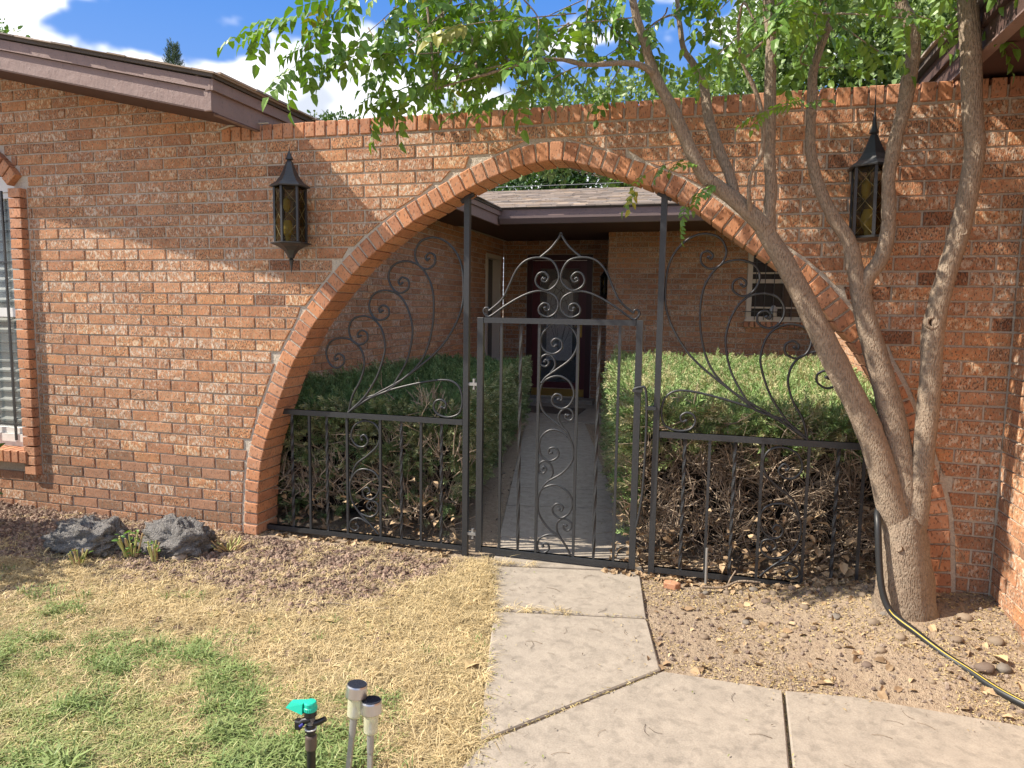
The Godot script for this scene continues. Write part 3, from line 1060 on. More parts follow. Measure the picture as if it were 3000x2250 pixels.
	for k in 6:
		var a := k * 0.55
		came.tube(smooth([Vector3(0.463, 0.75, dz - 0.045), Vector3(0.463 + 0.16 * sin(a * 2.0 + 0.4), 1.05 + 0.08 * k, dz - 0.045), Vector3(0.463 + 0.14 * cos(a * 3.0), 1.35 + 0.05 * k, dz - 0.045), Vector3(0.463 + 0.08 * sin(a * 5.0), 1.72, dz - 0.045)], 5), [0.004], 4)
	part(leaf, "lead_came", came, M.dark_trim)
	for s in [-1.0, 1.0]:
		for k in 14:
			var bead := Geo.new()
			bead.box(Vector3(0.463 + s * 0.165 - 0.014, 0.70 + k * 0.072, dz - 0.05), Vector3(0.463 + s * 0.165 + 0.014, 0.745 + k * 0.072, dz - 0.042))
			part(leaf, "glass_bead", bead, M.steel)
	var pane := Geo.new()
	pane.box(Vector3(0.165, 0.295, dz - 0.012), Vector3(0.76, 1.995, dz - 0.008))
	part(leaf, "pane", pane, M.glass)
	var hd := Geo.new()
	hd.bbox(Vector3(0.79, 0.98, dz + 0.013), Vector3(0.82, 1.20, dz + 0.02), 0.003)
	hd.tube([Vector3(0.805, 1.13, dz + 0.02), Vector3(0.80, 1.13, dz + 0.05), Vector3(0.72, 1.135, dz + 0.05)], [0.008], 6)
	part(leaf, "handle", hd, M.brass)
	var stp := Geo.new()
	stp.bbox(Vector3(-0.10, 0.0, D - 0.1), Vector3(1.05, 0.078, D + 0.30), 0.008)
	part(t, "door_step", stp, M.concrete)
	# eaves, gutter and shingled roof
	var ez := -4.70
	var fa := Geo.new()
	fa.box(Vector3(EAVE_X + 0.001, 2.455, ez - 0.03), Vector3(3.669, 2.57, ez))
	part(t, "eave_board", fa, M.fascia)
	var gu := Geo.new()
	var prof := [Vector2(ez + 0.001, 2.395), Vector2(ez + 0.07, 2.395), Vector2(ez + 0.10, 2.455), Vector2(ez + 0.10, 2.482), Vector2(ez + 0.092, 2.482), Vector2(ez + 0.06, 2.41), Vector2(ez + 0.001, 2.41)]
	for k in prof.size():
		var p: Vector2 = prof[k]
		var q: Vector2 = prof[(k + 1) % prof.size()]
		gu.quad(Vector3(EAVE_X + 0.02, p.y, p.x), Vector3(3.65, p.y, p.x), Vector3(3.65, q.y, q.x), Vector3(EAVE_X + 0.02, q.y, q.x))
	for x in [EAVE_X + 0.021, 3.649]:
		gu.quad(Vector3(x, 2.395, ez + 0.001), Vector3(x, 2.395, ez + 0.07), Vector3(x, 2.48, ez + 0.10), Vector3(x, 2.48, ez + 0.001))
	part(t, "gutter", gu, M.gutter)
	for k in 5:
		var hk := Geo.new()
		hk.box(Vector3(0.6 + k * 0.68, 2.476, ez + 0.002), Vector3(0.625 + k * 0.68, 2.486, ez + 0.098))
		part(t, "gutter_hanger", hk, M.gutter)
	var sf2 := Geo.new()
	sf2.box(Vector3(EAVE_X - 0.52, 2.40, D), Vector3(3.969, 2.445, ez - 0.031))
	part(t, "soffit", sf2, M.soffit)
	var slope := 0.215
	var rl := 3.95
	var roof := Geo.new()
	roof.hexa([Vector3(-0.6, 2.575, ez + 0.02), Vector3(4.4, 2.575, ez + 0.02), Vector3(4.4, 2.595, ez + 0.02), Vector3(-0.6, 2.595, ez + 0.02)],
		[Vector3(-6.6, 2.575 + slope * rl, ez - rl), Vector3(7.4, 2.575 + slope * rl, ez - rl), Vector3(7.4, 2.595 + slope * rl, ez - rl), Vector3(-6.6, 2.595 + slope * rl, ez - rl)])
	roof.hexa([Vector3(-6.6, 2.575 + slope * rl, ez - rl - 0.001), Vector3(7.4, 2.575 + slope * rl, ez - rl - 0.001), Vector3(7.4, 2.595 + slope * rl, ez - rl - 0.001), Vector3(-6.6, 2.595 + slope * rl, ez - rl - 0.001)],
		[Vector3(-6.6, 2.575, ez - rl * 2), Vector3(7.4, 2.575, ez - rl * 2), Vector3(7.4, 2.595, ez - rl * 2), Vector3(-6.6, 2.595, ez - rl * 2)])
	part(t, "roof", roof, M.roof)
	var sh := Geo.new()
	for r in 29:
		var d0 := r * 0.138 - 0.03
		if d0 + 0.15 > rl:
			break
		var x := -0.5 - r * 0.15 + rf(-0.2, 0)
		while x < 4.6:
			var w: float = [0.13, 0.17, 0.25][rng.randi() % 3] + rf(-0.02, 0.03)
			sh.col = shingle_tone()
			var lift := rf(0.006, 0.016)
			var y0 := 2.597 + slope * d0
			var y1 := 2.597 + slope * (d0 + 0.15)
			var drop := rf(0, 0.014)
			sh.hexa([Vector3(x, y0, ez + 0.0 - d0 + drop), Vector3(x + w - 0.004, y0, ez - d0 + drop), Vector3(x + w - 0.004, y0 + lift, ez - d0 + drop), Vector3(x, y0 + lift, ez - d0 + drop)],
				[Vector3(x, y1, ez - d0 - 0.15), Vector3(x + w - 0.004, y1, ez - d0 - 0.15), Vector3(x + w - 0.004, y1 + 0.003, ez - d0 - 0.15), Vector3(x, y1 + 0.003, ez - d0 - 0.15)])
			x += w
	var so := part(t, "shingles", sh, M.shingle)
	so.set_meta("kind", "stuff")
	var rug := thing("door_mat", "dark worn mat lying before the maroon front door", "mat", Vector3(0.62, 0.021, -5.75))
	var rg := Geo.new()
	rg.bbox(Vector3(-0.42, 0, -0.28), Vector3(0.42, 0.012, 0.28), 0.004)
	part(rug, "mat", rg, M.mat_rug)


# ---------------------------------------------------------------- lanterns
func lantern(label: String, at: Vector3, s: float, with_tail: bool, spike: float, lean: float, wall_z := 0.0) -> Node3D:
	var t := thing("wall_lantern", label, "lantern", at, "")
	t.rotation.z = lean
	t.scale = Vector3.ONE * s
	var six := 6
	var turn := PI / 6.0
	var roof := Geo.new()
	roof.lathe(Vector3.ZERO, [[0.092, 0.305], [0.106, 0.306], [0.108, 0.312], [0.094, 0.322], [0.074, 0.335], [0.050, 0.366], [0.034, 0.402], [0.020, 0.436], [0.0165, 0.444]], six, turn, false)
	var top := part(t, "roof", roof, M.iron)
	var fin := Geo.new()
	fin.lathe(Vector3.ZERO, [[0.0165, 0.443], [0.012, 0.450], [0.021, 0.457], [0.019, 0.462], [0.010, 0.485], [0.0035, 0.50 + spike * 0.3], [0.0005, 0.53 + spike]], 8)
	part(top, "finial", fin, M.iron)
	var base := Geo.new()
	base.lathe(Vector3.ZERO, [[0.0, 0.0], [0.108, 0.0], [0.110, 0.006], [0.085, 0.012], [0.0, 0.013]], six, turn, false)
	part(t, "base_plate", base, M.iron)
	for k in six:
		var a := TAU * k / six + turn
		var p := Vector3(cos(a), 0, -sin(a)) * 0.082
		var post := Geo.new()
		post.tube([p + Vector3(0, 0.012, 0), p + Vector3(0, 0.308, 0)], [0.0085], 4, true, 1.0, 0.0, true)
		part(t, "post", post, M.iron)
		var b := a + TAU / six
		var q := Vector3(cos(b), 0, -sin(b)) * 0.082
		var pane := Geo.new()
		pane.quad(p * 0.98 + Vector3(0, 0.013, 0), q * 0.98 + Vector3(0, 0.013, 0), q * 0.98 + Vector3(0, 0.305, 0), p * 0.98 + Vector3(0, 0.305, 0))
		var pm := part(t, "pane", pane, M.amber)
		var lead := Geo.new()
		for j in 3:
			var y0 := 0.013 + j * 0.098
			lead.tube([p * 0.99 + Vector3(0, y0, 0), q * 0.99 + Vector3(0, y0 + 0.096, 0)], [0.0012], 4)
			lead.tube([q * 0.99 + Vector3(0, y0, 0), p * 0.99 + Vector3(0, y0 + 0.096, 0)], [0.0012], 4)
		part(pm, "lead_came", lead, M.lead)
	var arm := Geo.new()
	arm.bbox(Vector3(-0.02, 0.11, (wall_z - at.z) / s + 0.001), Vector3(0.02, 0.24, -0.06), 0.003)
	part(t, "wall_bracket", arm, M.iron)
	var b1 := Geo.new()
	b1.lathe(Vector3(-0.012, 0.0, 0.01), [[0.012, 0.013], [0.014, 0.04], [0.026, 0.055], [0.031, 0.08], [0.026, 0.105], [0.018, 0.128], [0.0, 0.13]], 12)
	part(t, "bulb", b1, M.bulb)
	var b2 := Geo.new()
	b2.lathe(Vector3(-0.022, 0.0, 0.0), [[0.0, 0.17], [0.014, 0.185], [0.02, 0.205], [0.018, 0.24], [0.0, 0.262]], 12)
	part(t, "candle_shade", b2, M.bulb)
	if with_tail:
		var tail := Geo.new()
		tail.lathe(Vector3.ZERO, [[0.0, -0.165], [0.006, -0.12], [0.012, -0.095], [0.016, -0.088], [0.009, -0.080], [0.018, -0.074], [0.024, -0.058], [0.040, -0.034], [0.070, -0.014], [0.104, -0.001]], six, turn, false)
		part(t, "drop_finial", tail, M.iron)
	return t


# ---------------------------------------------------------------- ironwork
const FZ := -0.1

func bar_box(parent: Node3D, called: String, x0: float, x1: float, y0: float, y1: float, th := 0.013) -> void:
	var g := Geo.new()
	g.bbox(Vector3(x0, y0, FZ - th), Vector3(x1, y1, FZ + th), 0.002)
	g.quad(Vector3(x0, y1, FZ - th), Vector3(x0, y1, FZ + th * 0.5), Vector3(x1, y1, FZ + th * 0.5), Vector3(x1, y1, FZ - th))
	part(parent, called, g, M.iron)

func upright(parent: Node3D, x: float, y0: float, y1: float, twisted: bool, lean := 0.0) -> void:
	var g := Geo.new()
	var pts := []
	var n := 60 if twisted else 3
	for k in n + 1:
		pts.append(Vector3(x + lean * k / n, lerpf(y0, y1, float(k) / n), FZ))
	g.tube(pts, [0.0098], 4, true, 1.0, 0.16 * TAU / 4.0 if twisted else 0.0, true)
	part(parent, "twisted_bar" if twisted else "bar", g, M.iron)

func scroll(parent: Node3D, xy: Array, mirror := 0.0, r := 0.0064, called := "scroll") -> void:
	var p := []
	for q in xy:
		p.append([q[0] if mirror == 0.0 else 2.0 * mirror - q[0], q[1]])
	var g := Geo.new()
	g.tube(flat_curve(p, FZ + rf(-0.002, 0.002)), [r], 6, true)
	var e: Array = p[-1]
	g.lathe(Vector3(e[0], e[1], FZ), [[0.0, -0.009], [0.009, -0.004], [0.010, 0.0], [0.009, 0.004], [0.0, 0.009]], 8)
	part(parent, called, g, M.iron)

func fence_panel(label: String, mirror: float) -> void:
	var t := thing("fence_panel", label, "fence", Vector3(0.8 if mirror == 0.0 else 3.0, 0, 0), "scrolled iron panels filling the sides of the arch")
	var o := Node3D.new()
	o.free()
	var mx := func(x: float) -> float: return (x if mirror == 0.0 else 2.0 * mirror - x)
	var shift := -t.position.x
	var holder := t
	var bx := func(called: String, x0: float, x1: float, y0: float, y1: float, th: float) -> void:
		var a: float = mx.call(x0) + shift
		var b: float = mx.call(x1) + shift
		bar_box(holder, called, minf(a, b), maxf(a, b), y0, y1, th)
	bx.call("post", 1.371, 1.402, -0.03, 2.02 if mirror == 0.0 else 2.005, 0.0155)
	bx.call("top_rail", 0.19, 1.370, 0.752, 0.783, 0.014)
	bx.call("bottom_rail", 0.09, 1.370, 0.026, 0.054, 0.014)
	var plate := Geo.new()
	var px: float = mx.call(1.386) + shift
	plate.tube([Vector3(px - 0.035, 1.978 if mirror == 0.0 else 1.995, FZ), Vector3(px + 0.035, 2.018 if mirror == 0.0 else 1.962, FZ)], [0.014], 4, true, 1.0, 0.0, true)
	part(t, "post_cap", plate, M.iron)
	var xs := [0.271, 0.391, 0.507, 0.642, 0.858, 0.99, 1.114, 1.238]
	for k in 8:
		upright(t, mx.call(xs[k]) + shift, 0.052, 0.754, k in [0, 2, 5, 7])
	var sc := func(xy: Array) -> void:
		var moved := []
		for q in xy:
			moved.append([mx.call(q[0]) + shift, q[1]])
		scroll(holder, moved)
	sc.call([[0.649, 0.783], [0.823, 0.896], [0.997, 0.993], [1.175, 1.129], [1.263, 1.223], [1.33, 1.337], [1.362, 1.438], [1.364, 1.537], [1.356, 1.623], [1.328, 1.696], [1.281, 1.752], [1.227, 1.783], [1.167, 1.790], [1.105, 1.765], [1.076, 1.700], [1.10, 1.638], [1.15, 1.618], [1.193, 1.645], [1.195, 1.69], [1.165, 1.706], [1.140, 1.685], [1.150, 1.665], [1.160, 1.675]])
	sc.call([[0.895, 0.918], [1.002, 0.996], [1.093, 1.077], [1.148, 1.169], [1.182, 1.297], [1.190, 1.423], [1.18, 1.511], [1.155, 1.573], [1.113, 1.629], [1.065, 1.654], [1.003, 1.661], [0.94, 1.635], [0.913, 1.578], [0.935, 1.515], [0.985, 1.483], [1.035, 1.51], [1.035, 1.555], [1.0, 1.572], [0.975, 1.55], [0.985, 1.53], [0.998, 1.54]])
	sc.call([[0.649, 0.783], [0.765, 0.875], [0.902, 0.919], [0.973, 1.008], [1.03, 1.114], [1.058, 1.23], [1.058, 1.307], [1.037, 1.383], [1.003, 1.446], [0.954, 1.486], [0.884, 1.498], [0.82, 1.475], [0.791, 1.418], [0.81, 1.355], [0.86, 1.328], [0.91, 1.352], [0.913, 1.395], [0.88, 1.414], [0.853, 1.395], [0.86, 1.374], [0.874, 1.383]])
	sc.call([[0.655, 0.785], [0.757, 0.88], [0.838, 1.002], [0.882, 1.122], [0.891, 1.187], [0.875, 1.264], [0.843, 1.315], [0.798, 1.343], [0.747, 1.350], [0.688, 1.33], [0.661, 1.275], [0.680, 1.21], [0.73, 1.184], [0.776, 1.208], [0.778, 1.25], [0.745, 1.268], [0.718, 1.25], [0.722, 1.228], [0.736, 1.236]])
	sc.call([[0.652, 0.785], [0.68, 0.885], [0.729, 0.971], [0.755, 1.052], [0.755, 1.104], [0.738, 1.156], [0.702, 1.195], [0.651, 1.217], [0.593, 1.218], [0.538, 1.195], [0.510, 1.138], [0.527, 1.073], [0.575, 1.043], [0.622, 1.068], [0.625, 1.108], [0.592, 1.128], [0.566, 1.11], [0.570, 1.09], [0.584, 1.097]])
	sc.call([[0.649, 0.783], [0.765, 0.86], [0.895, 0.919], [1.023, 0.958], [1.162, 0.99], [1.258, 1.001], [1.312, 0.99], [1.346, 0.959], [1.362, 0.909], [1.360, 0.858], [1.34, 0.812], [1.279, 0.790], [1.217, 0.802], [1.19, 0.842], [1.203, 0.878], [1.238, 0.887], [1.265, 0.866], [1.257, 0.84], [1.238, 0.845]])
	sc.call([[0.840, 0.066], [0.790, 0.118], [0.722, 0.18], [0.668, 0.26], [0.66, 0.36], [0.70, 0.43], [0.755, 0.452], [0.82, 0.435], [0.852, 0.385], [0.842, 0.315], [0.80, 0.272], [0.755, 0.28], [0.742, 0.32], [0.772, 0.342], [0.79, 0.318], [0.778, 0.305]])
	sc.call([[0.668, 0.395], [0.70, 0.475], [0.775, 0.535], [0.84, 0.60], [0.852, 0.675], [0.815, 0.728], [0.75, 0.738], [0.69, 0.705], [0.668, 0.64], [0.70, 0.59], [0.75, 0.585], [0.778, 0.62], [0.755, 0.655], [0.73, 0.64], [0.74, 0.625]])
	sc.call([[0.722, 0.18], [0.79, 0.165], [0.838, 0.20], [0.835, 0.25], [0.79, 0.262], [0.768, 0.228], [0.79, 0.208], [0.798, 0.222]])
	sc.call([[0.775, 0.127], [0.715, 0.15], [0.665, 0.13], [0.655, 0.09], [0.69, 0.07], [0.715, 0.092], [0.698, 0.112]])

func build_gate() -> void:
	var t := thing("garden_gate", "black iron gate with scrolled centre panel and pointed crest", "gate", Vector3(1.9, 0, 0))
	var s := -1.9
	bar_box(t, "stile", 1.452 + s, 1.486 + s, 0.028, 1.356, 0.0155)
	bar_box(t, "stile", 2.316 + s, 2.350 + s, 0.028, 1.356, 0.0155)
	bar_box(t, "top_rail", 1.487 + s, 2.315 + s, 1.326, 1.356, 0.0145)
	bar_box(t, "bottom_rail", 1.487 + s, 2.315 + s, 0.030, 0.060, 0.0145)
	var xs := [1.588, 1.697, 1.800, 2.012, 2.124, 2.232]
	for k in 6:
		upright(t, xs[k] + s, 0.058, 1.328, k == 1 or k == 4)
	var sc := func(xy: Array, mirror: bool) -> void:
		var p := []
		for q in xy:
			p.append([(q[0] if not mirror else 3.812 - q[0]) + s, q[1]])
		scroll(t, p, 0.0, 0.0062)
	for m in [false, true]:
		sc.call([[1.795, 1.678], [1.85, 1.723], [1.885, 1.765], [1.906, 1.800]], m)
		sc.call([[1.513, 1.392], [1.525, 1.400], [1.585, 1.452], [1.622, 1.519], [1.665, 1.61], [1.721, 1.664], [1.795, 1.678], [1.864, 1.658], [1.900, 1.590], [1.888, 1.539], [1.842, 1.505], [1.792, 1.521], [1.773, 1.556], [1.789, 1.592], [1.819, 1.600], [1.844, 1.575], [1.831, 1.550], [1.808, 1.557], [1.814, 1.572], [1.822, 1.566]], m)
		sc.call([[1.513, 1.392], [1.508, 1.408], [1.490, 1.406], [1.482, 1.388], [1.495, 1.367], [1.521, 1.363], [1.598, 1.416], [1.687, 1.468], [1.761, 1.497], [1.824, 1.500], [1.882, 1.473], [1.900, 1.432], [1.886, 1.388], [1.845, 1.364], [1.801, 1.380], [1.794, 1.412], [1.819, 1.437], [1.848, 1.429], [1.853, 1.404], [1.832, 1.398], [1.828, 1.412]], m)
	sc.call([[1.906, 1.338], [1.965, 1.315], [2.003, 1.265], [2.006, 1.205], [1.97, 1.14], [1.90, 1.085], [1.84, 1.04], [1.818, 1.01]], false)
	sc.call([[1.906, 1.338], [1.858, 1.320], [1.815, 1.270], [1.806, 1.225], [1.834, 1.180], [1.88, 1.168], [1.922, 1.195], [1.922, 1.234], [1.890, 1.250], [1.866, 1.228], [1.878, 1.206], [1.892, 1.214]], false)
	sc.call([[1.86, 1.055], [1.89, 1.105], [1.875, 1.15], [1.84, 1.163], [1.808, 1.14], [1.81, 1.108], [1.838, 1.098], [1.855, 1.12], [1.838, 1.135], [1.832, 1.125]], false)
	sc.call([[1.999, 0.065], [1.947, 0.148], [1.866, 0.21], [1.816, 0.282], [1.808, 0.357], [1.825, 0.415], [1.875, 0.447], [1.923, 0.45], [1.979, 0.414], [2.002, 0.362], [1.985, 0.302], [1.940, 0.27], [1.899, 0.290], [1.893, 0.324], [1.919, 0.349], [1.948, 0.335], [1.944, 0.311], [1.928, 0.317]], false)
	sc.call([[1.947, 0.148], [1.919, 0.194], [1.921, 0.243], [1.955, 0.267], [1.993, 0.253], [2.000, 0.227], [1.981, 0.202], [1.956, 0.212], [1.957, 0.233], [1.970, 0.230]], false)
	sc.call([[1.937, 0.165], [1.881, 0.171], [1.828, 0.146], [1.810, 0.105], [1.820, 0.070], [1.852, 0.065], [1.877, 0.088], [1.868, 0.115], [1.844, 0.115], [1.842, 0.098]], false)
	sc.call([[1.808, 0.364], [1.825, 0.415], [1.861, 0.466], [1.942, 0.521], [1.995, 0.593], [1.998, 0.668], [1.972, 0.72], [1.924, 0.751], [1.869, 0.753], [1.825, 0.718], [1.810, 0.668], [1.822, 0.610], [1.870, 0.583], [1.913, 0.606], [1.919, 0.636], [1.898, 0.659], [1.868, 0.650], [1.866, 0.624], [1.880, 0.630]], false)
	sc.call([[1.861, 0.466], [1.889, 0.517], [1.873, 0.567], [1.838, 0.58], [1.810, 0.555], [1.812, 0.520], [1.836, 0.511], [1.853, 0.535], [1.838, 0.549], [1.832, 0.539]], false)
	sc.call([[1.998, 0.668], [1.972, 0.734], [1.947, 0.763], [1.847, 0.835], [1.815, 0.887], [1.808, 0.961], [1.832, 1.020], [1.904, 1.050], [1.968, 1.022], [1.997, 0.957], [1.972, 0.895], [1.930, 0.874], [1.887, 0.891], [1.876, 0.924], [1.897, 0.951], [1.928, 0.943], [1.928, 0.919], [1.912, 0.924]], false)
	sc.call([[1.947, 0.763], [1.916, 0.812], [1.922, 0.852], [1.955, 0.878], [1.988, 0.861], [1.995, 0.83], [1.977, 0.812], [1.953, 0.824], [1.953, 0.842], [1.967, 0.839]], false)
	for y in [0.13, 0.985]:
		var h := Geo.new()
		h.box(Vector3(1.403 + s, y - 0.008, FZ - 0.012), Vector3(1.451 + s, y + 0.008, FZ + 0.012))
		h.lathe(Vector3(1.432 + s, y - 0.03, FZ), [[0.0, 0.0], [0.009, 0.0], [0.009, 0.06], [0.0, 0.06]], 8)
		part(t, "hinge", h, M.dull_steel)
	var l := Geo.new()
	var pts := []
	for q in [[2.315, 1.00], [2.350, 1.012], [2.374, 1.005], [2.384, 0.92], [2.386, 0.75], [2.380, 0.49], [2.370, 0.38], [2.352, 0.27]]:
		pts.append(Vector3(q[0] + s, q[1], FZ + 0.03))
	l.tube(smooth(pts, 5), [0.0072], 7)
	part(t, "latch_rod", l, M.iron)
	var lt := Geo.new()
	lt.box(Vector3(2.310 + s, 0.985, FZ - 0.02), Vector3(2.358 + s, 1.0, FZ + 0.038))
	lt.box(Vector3(2.376 + s, 0.896, FZ - 0.004), Vector3(2.432 + s, 0.912, FZ + 0.036))
	part(t, "latch", lt, M.iron)


# ---------------------------------------------------------------- plants
func leaf_blade(g: Geo, at: Vector3, dir: Vector3, up: Vector3, len: float, wid: float, droop := 0.3) -> void:
	var side := dir.cross(up).normalized()
	var b := at
	var m1 := at + dir * len * 0.35 + up * len * 0.02
	var m2 := at + dir * len * 0.72 - up * len * droop * 0.35
	var tip := at + dir * len - up * len * droop
	var rise := up * wid * 0.22
	var l1 := m1 + side * wid * 0.5 + rise
	var r1 := m1 - side * wid * 0.5 + rise
	var l2 := m2 + side * wid * 0.40 + rise * 0.6
	var r2 := m2 - side * wid * 0.40 + rise * 0.6
	g.tri(b, m1, l1); g.tri(b, r1, m1)
	g.quad(l1, m1, m2, l2); g.quad(m1, r1, r2, m2)
	g.tri(l2, m2, tip); g.tri(m2, r2, tip)

func compound_leaf(seed_at: int, pairs: int) -> ArrayMesh:
	rng.seed = seed_at
	var g := Geo.new()
	var stem := []
	var n := pairs + 1
	for k in n + 1:
		var u := float(k) / n
		stem.append(Vector3(u, -0.22 * u * u, 0.03 * sin(u * 5.0)))
	g.tube(stem, [0.007, 0.004], 3, false)
	for k in pairs:
		var u := (k + 0.8) / n
		var p: Vector3 = stem[0].lerp(stem[-1], u)
		p.y = -0.22 * u * u
		for s in [-1.0, 1.0]:
			var dir := Vector3(0.55, rf(-0.45, -0.1), s * rf(0.7, 0.95)).normalized()
			g.col = Color.WHITE * rf(0.78, 1.2)
			leaf_blade(g, p, dir, Vector3(rf(-0.3, 0.3), 1, s * rf(-0.3, 0.2)).normalized(), rf(0.26, 0.34), rf(0.155, 0.20), rf(0.1, 0.4))
	leaf_blade(g, stem[-1], Vector3(0.9, -0.4, 0.1).normalized(), Vector3.UP, 0.32, 0.19, 0.3)
	return g.mesh()

func aim(dir: Vector3, roll: float) -> Basis:   # x axis along dir
	var x := dir.normalized()
	var y := Vector3.UP - x * x.dot(Vector3.UP)
	if y.length() < 0.05:
		y = Vector3(1, 0, 0) - x * x.x
	y = y.normalized()
	return Basis(x, y, x.cross(y)) * Basis(Vector3(1, 0, 0), roll)

func limb(parent: Node3D, called: String, rows: Array, org: Vector3) -> void:
	var pts := []
	for q in rows:
		pts.append(Vector3(q[0], q[1], q[2]) - org)
	var fine := smooth(pts, 5)
	var rad := []
	for i in fine.size():
		var u := float(i) / 5.0
		var k := mini(int(u), rows.size() - 1)
		var k2 := mini(k + 1, rows.size() - 1)
		rad.append(lerpf(rows[k][3], rows[k2][3], u - k) * (1.0 if called == "trunk" else 0.93) * (1.0 + 0.06 * bump.get_noise_2d(i * 23.0, rows[0][0] * 900.0)))
	var g := Geo.new()
	g.tube(fine, rad, 28 if called == "trunk" else 16)
	# slow swells so that the limb is not a pipe
	for i in g.v.size():
		var d := g.n[i]
		g.v[i] += d * (0.018 if called == "trunk" else 0.005) * bump.get_noise_3d(g.v[i].x * 220.0, g.v[i].y * 60.0, g.v[i].z * 220.0)
	part(parent, called, g, M.bark)

func build_tree() -> void:
	rng.seed = 41
	var org := Vector3(3.57, 0.1, 0.2)
	var t := thing("tree", "many-stemmed leafy tree leaning across the arch wall beside the right pier", "tree", org)
	limb(t, "trunk", [[3.580, 0.02, 0.2, 0.160], [3.578, 0.075, 0.2, 0.142], [3.576, 0.13, 0.2, 0.126], [3.567, 0.196, 0.2, 0.114], [3.554, 0.321, 0.2, 0.107], [3.545, 0.43, 0.2, 0.100], [3.55, 0.50, 0.2, 0.086], [3.555, 0.545, 0.2, 0.05]], org)
	var A := [[3.548, 0.36, 0.2, 0.088], [3.530, 0.46, 0.2, 0.078], [3.488, 0.567, 0.212, 0.067], [3.427, 0.765, 0.225, 0.061], [3.349, 0.952, 0.237, 0.058], [3.219, 1.193, 0.25, 0.055], [3.083, 1.451, 0.263, 0.050], [2.996, 1.608, 0.275, 0.046], [2.915, 1.733, 0.288, 0.043], [2.880, 1.80, 0.3, 0.041]]
	limb(t, "stem", A, org)
	var A1 := [[2.898, 1.775, 0.3, 0.040], [2.746, 1.907, 0.32, 0.036], [2.642, 1.986, 0.34, 0.033], [2.592, 2.064, 0.36, 0.030], [2.541, 2.162, 0.38, 0.028], [2.501, 2.245, 0.4, 0.026], [2.443, 2.35, 0.42, 0.025], [2.404, 2.422, 0.44, 0.023], [2.38, 2.492, 0.46, 0.020], [2.348, 2.585, 0.48, 0.018], [2.312, 2.718, 0.5, 0.016], [2.25, 3.1, 0.55, 0.012], [2.2, 3.5, 0.55, 0.006]]
	limb(t, "branch", A1, org)
	var A1a := [[2.406, 2.409, 0.45, 0.017], [2.354, 2.431, 0.49, 0.015], [2.288, 2.434, 0.524, 0.014], [2.216, 2.425, 0.557, 0.012], [2.145, 2.417, 0.589, 0.011], [2.057, 2.432, 0.621, 0.010], [1.971, 2.431, 0.653, 0.008], [1.853, 2.401, 0.686, 0.006], [1.716, 2.361, 0.718, 0.005], [1.539, 2.315, 0.75, 0.004]]
	limb(t, "branch", A1a, org)
	var A2 := [[2.93, 1.715, 0.29, 0.030], [2.911, 1.80, 0.3, 0.028], [2.911, 1.952, 0.308, 0.026], [2.896, 2.105, 0.317, 0.026], [2.888, 2.332, 0.325, 0.026], [2.879, 2.555, 0.333, 0.024], [2.86, 2.7, 0.342, 0.023], [2.842, 2.899, 0.35, 0.020], [2.80, 3.4, 0.38, 0.013], [2.76, 3.9, 0.4, 0.006]]
	limb(t, "branch", A2, org)
	var B0 := [[2.765, 1.89, 0.315, 0.027], [2.734, 2.017, 0.288, 0.025], [2.682, 2.132, 0.275, 0.023], [2.645, 2.239, 0.263, 0.023], [2.627, 2.322, 0.25, 0.022], [2.607, 2.415, 0.237, 0.020], [2.554, 2.517, 0.225, 0.017], [2.519, 2.572, 0.213, 0.014], [2.492, 2.705, 0.2, 0.011], [2.45, 3.0, 0.15, 0.006]]
	limb(t, "branch", B0, org)
	var S := [[2.83, 1.84, 0.33, 0.013], [2.82, 1.90, 0.37, 0.012], [2.824, 1.988, 0.383, 0.010], [2.862, 2.065, 0.407, 0.009], [2.859, 2.193, 0.43, 0.009], [2.819, 2.315, 0.453, 0.009], [2.763, 2.42, 0.477, 0.008], [2.742, 2.544, 0.5, 0.006]]
	limb(t, "branch", S, org)
	limb(t, "stem", [[3.552, 0.42, 0.19, 0.070], [3.545, 0.569, 0.19, 0.062], [3.537, 0.687, 0.195, 0.060], [3.496, 0.858, 0.2, 0.057], [3.44, 1.065, 0.2, 0.055], [3.381, 1.248, 0.2, 0.051], [3.337, 1.39, 0.2, 0.047], [3.308, 1.506, 0.2, 0.042], [3.30, 1.54, 0.2, 0.034]], org)
	var B1 := [[3.325, 1.45, 0.2, 0.040], [3.28, 1.603, 0.205, 0.037], [3.248, 1.722, 0.21, 0.034], [3.183, 1.817, 0.215, 0.030], [3.132, 1.912, 0.22, 0.027], [3.098, 1.999, 0.225, 0.025], [3.069, 2.115, 0.23, 0.024], [3.064, 2.231, 0.235, 0.023], [3.062, 2.329, 0.24, 0.022], [3.065, 2.456, 0.245, 0.019], [3.123, 2.67, 0.25, 0.016], [3.15, 3.0, 0.25, 0.012], [3.1, 3.5, 0.2, 0.006]]
	limb(t, "branch", B1, org)
	var B2 := [[3.315, 1.47, 0.2, 0.036], [3.33, 1.561, 0.209, 0.032], [3.377, 1.642, 0.218, 0.032], [3.395, 1.757, 0.227, 0.032], [3.39, 1.871, 0.236, 0.031], [3.381, 1.985, 0.245, 0.030], [3.394, 2.133, 0.255, 0.030], [3.413, 2.242, 0.264, 0.030], [3.427, 2.384, 0.273, 0.032], [3.432, 2.489, 0.282, 0.030], [3.403, 2.596, 0.291, 0.028], [3.361, 2.694, 0.3, 0.025], [3.3, 3.1, 0.33, 0.016], [3.3, 3.7, 0.4, 0.006]]
	limb(t, "branch", B2, org)
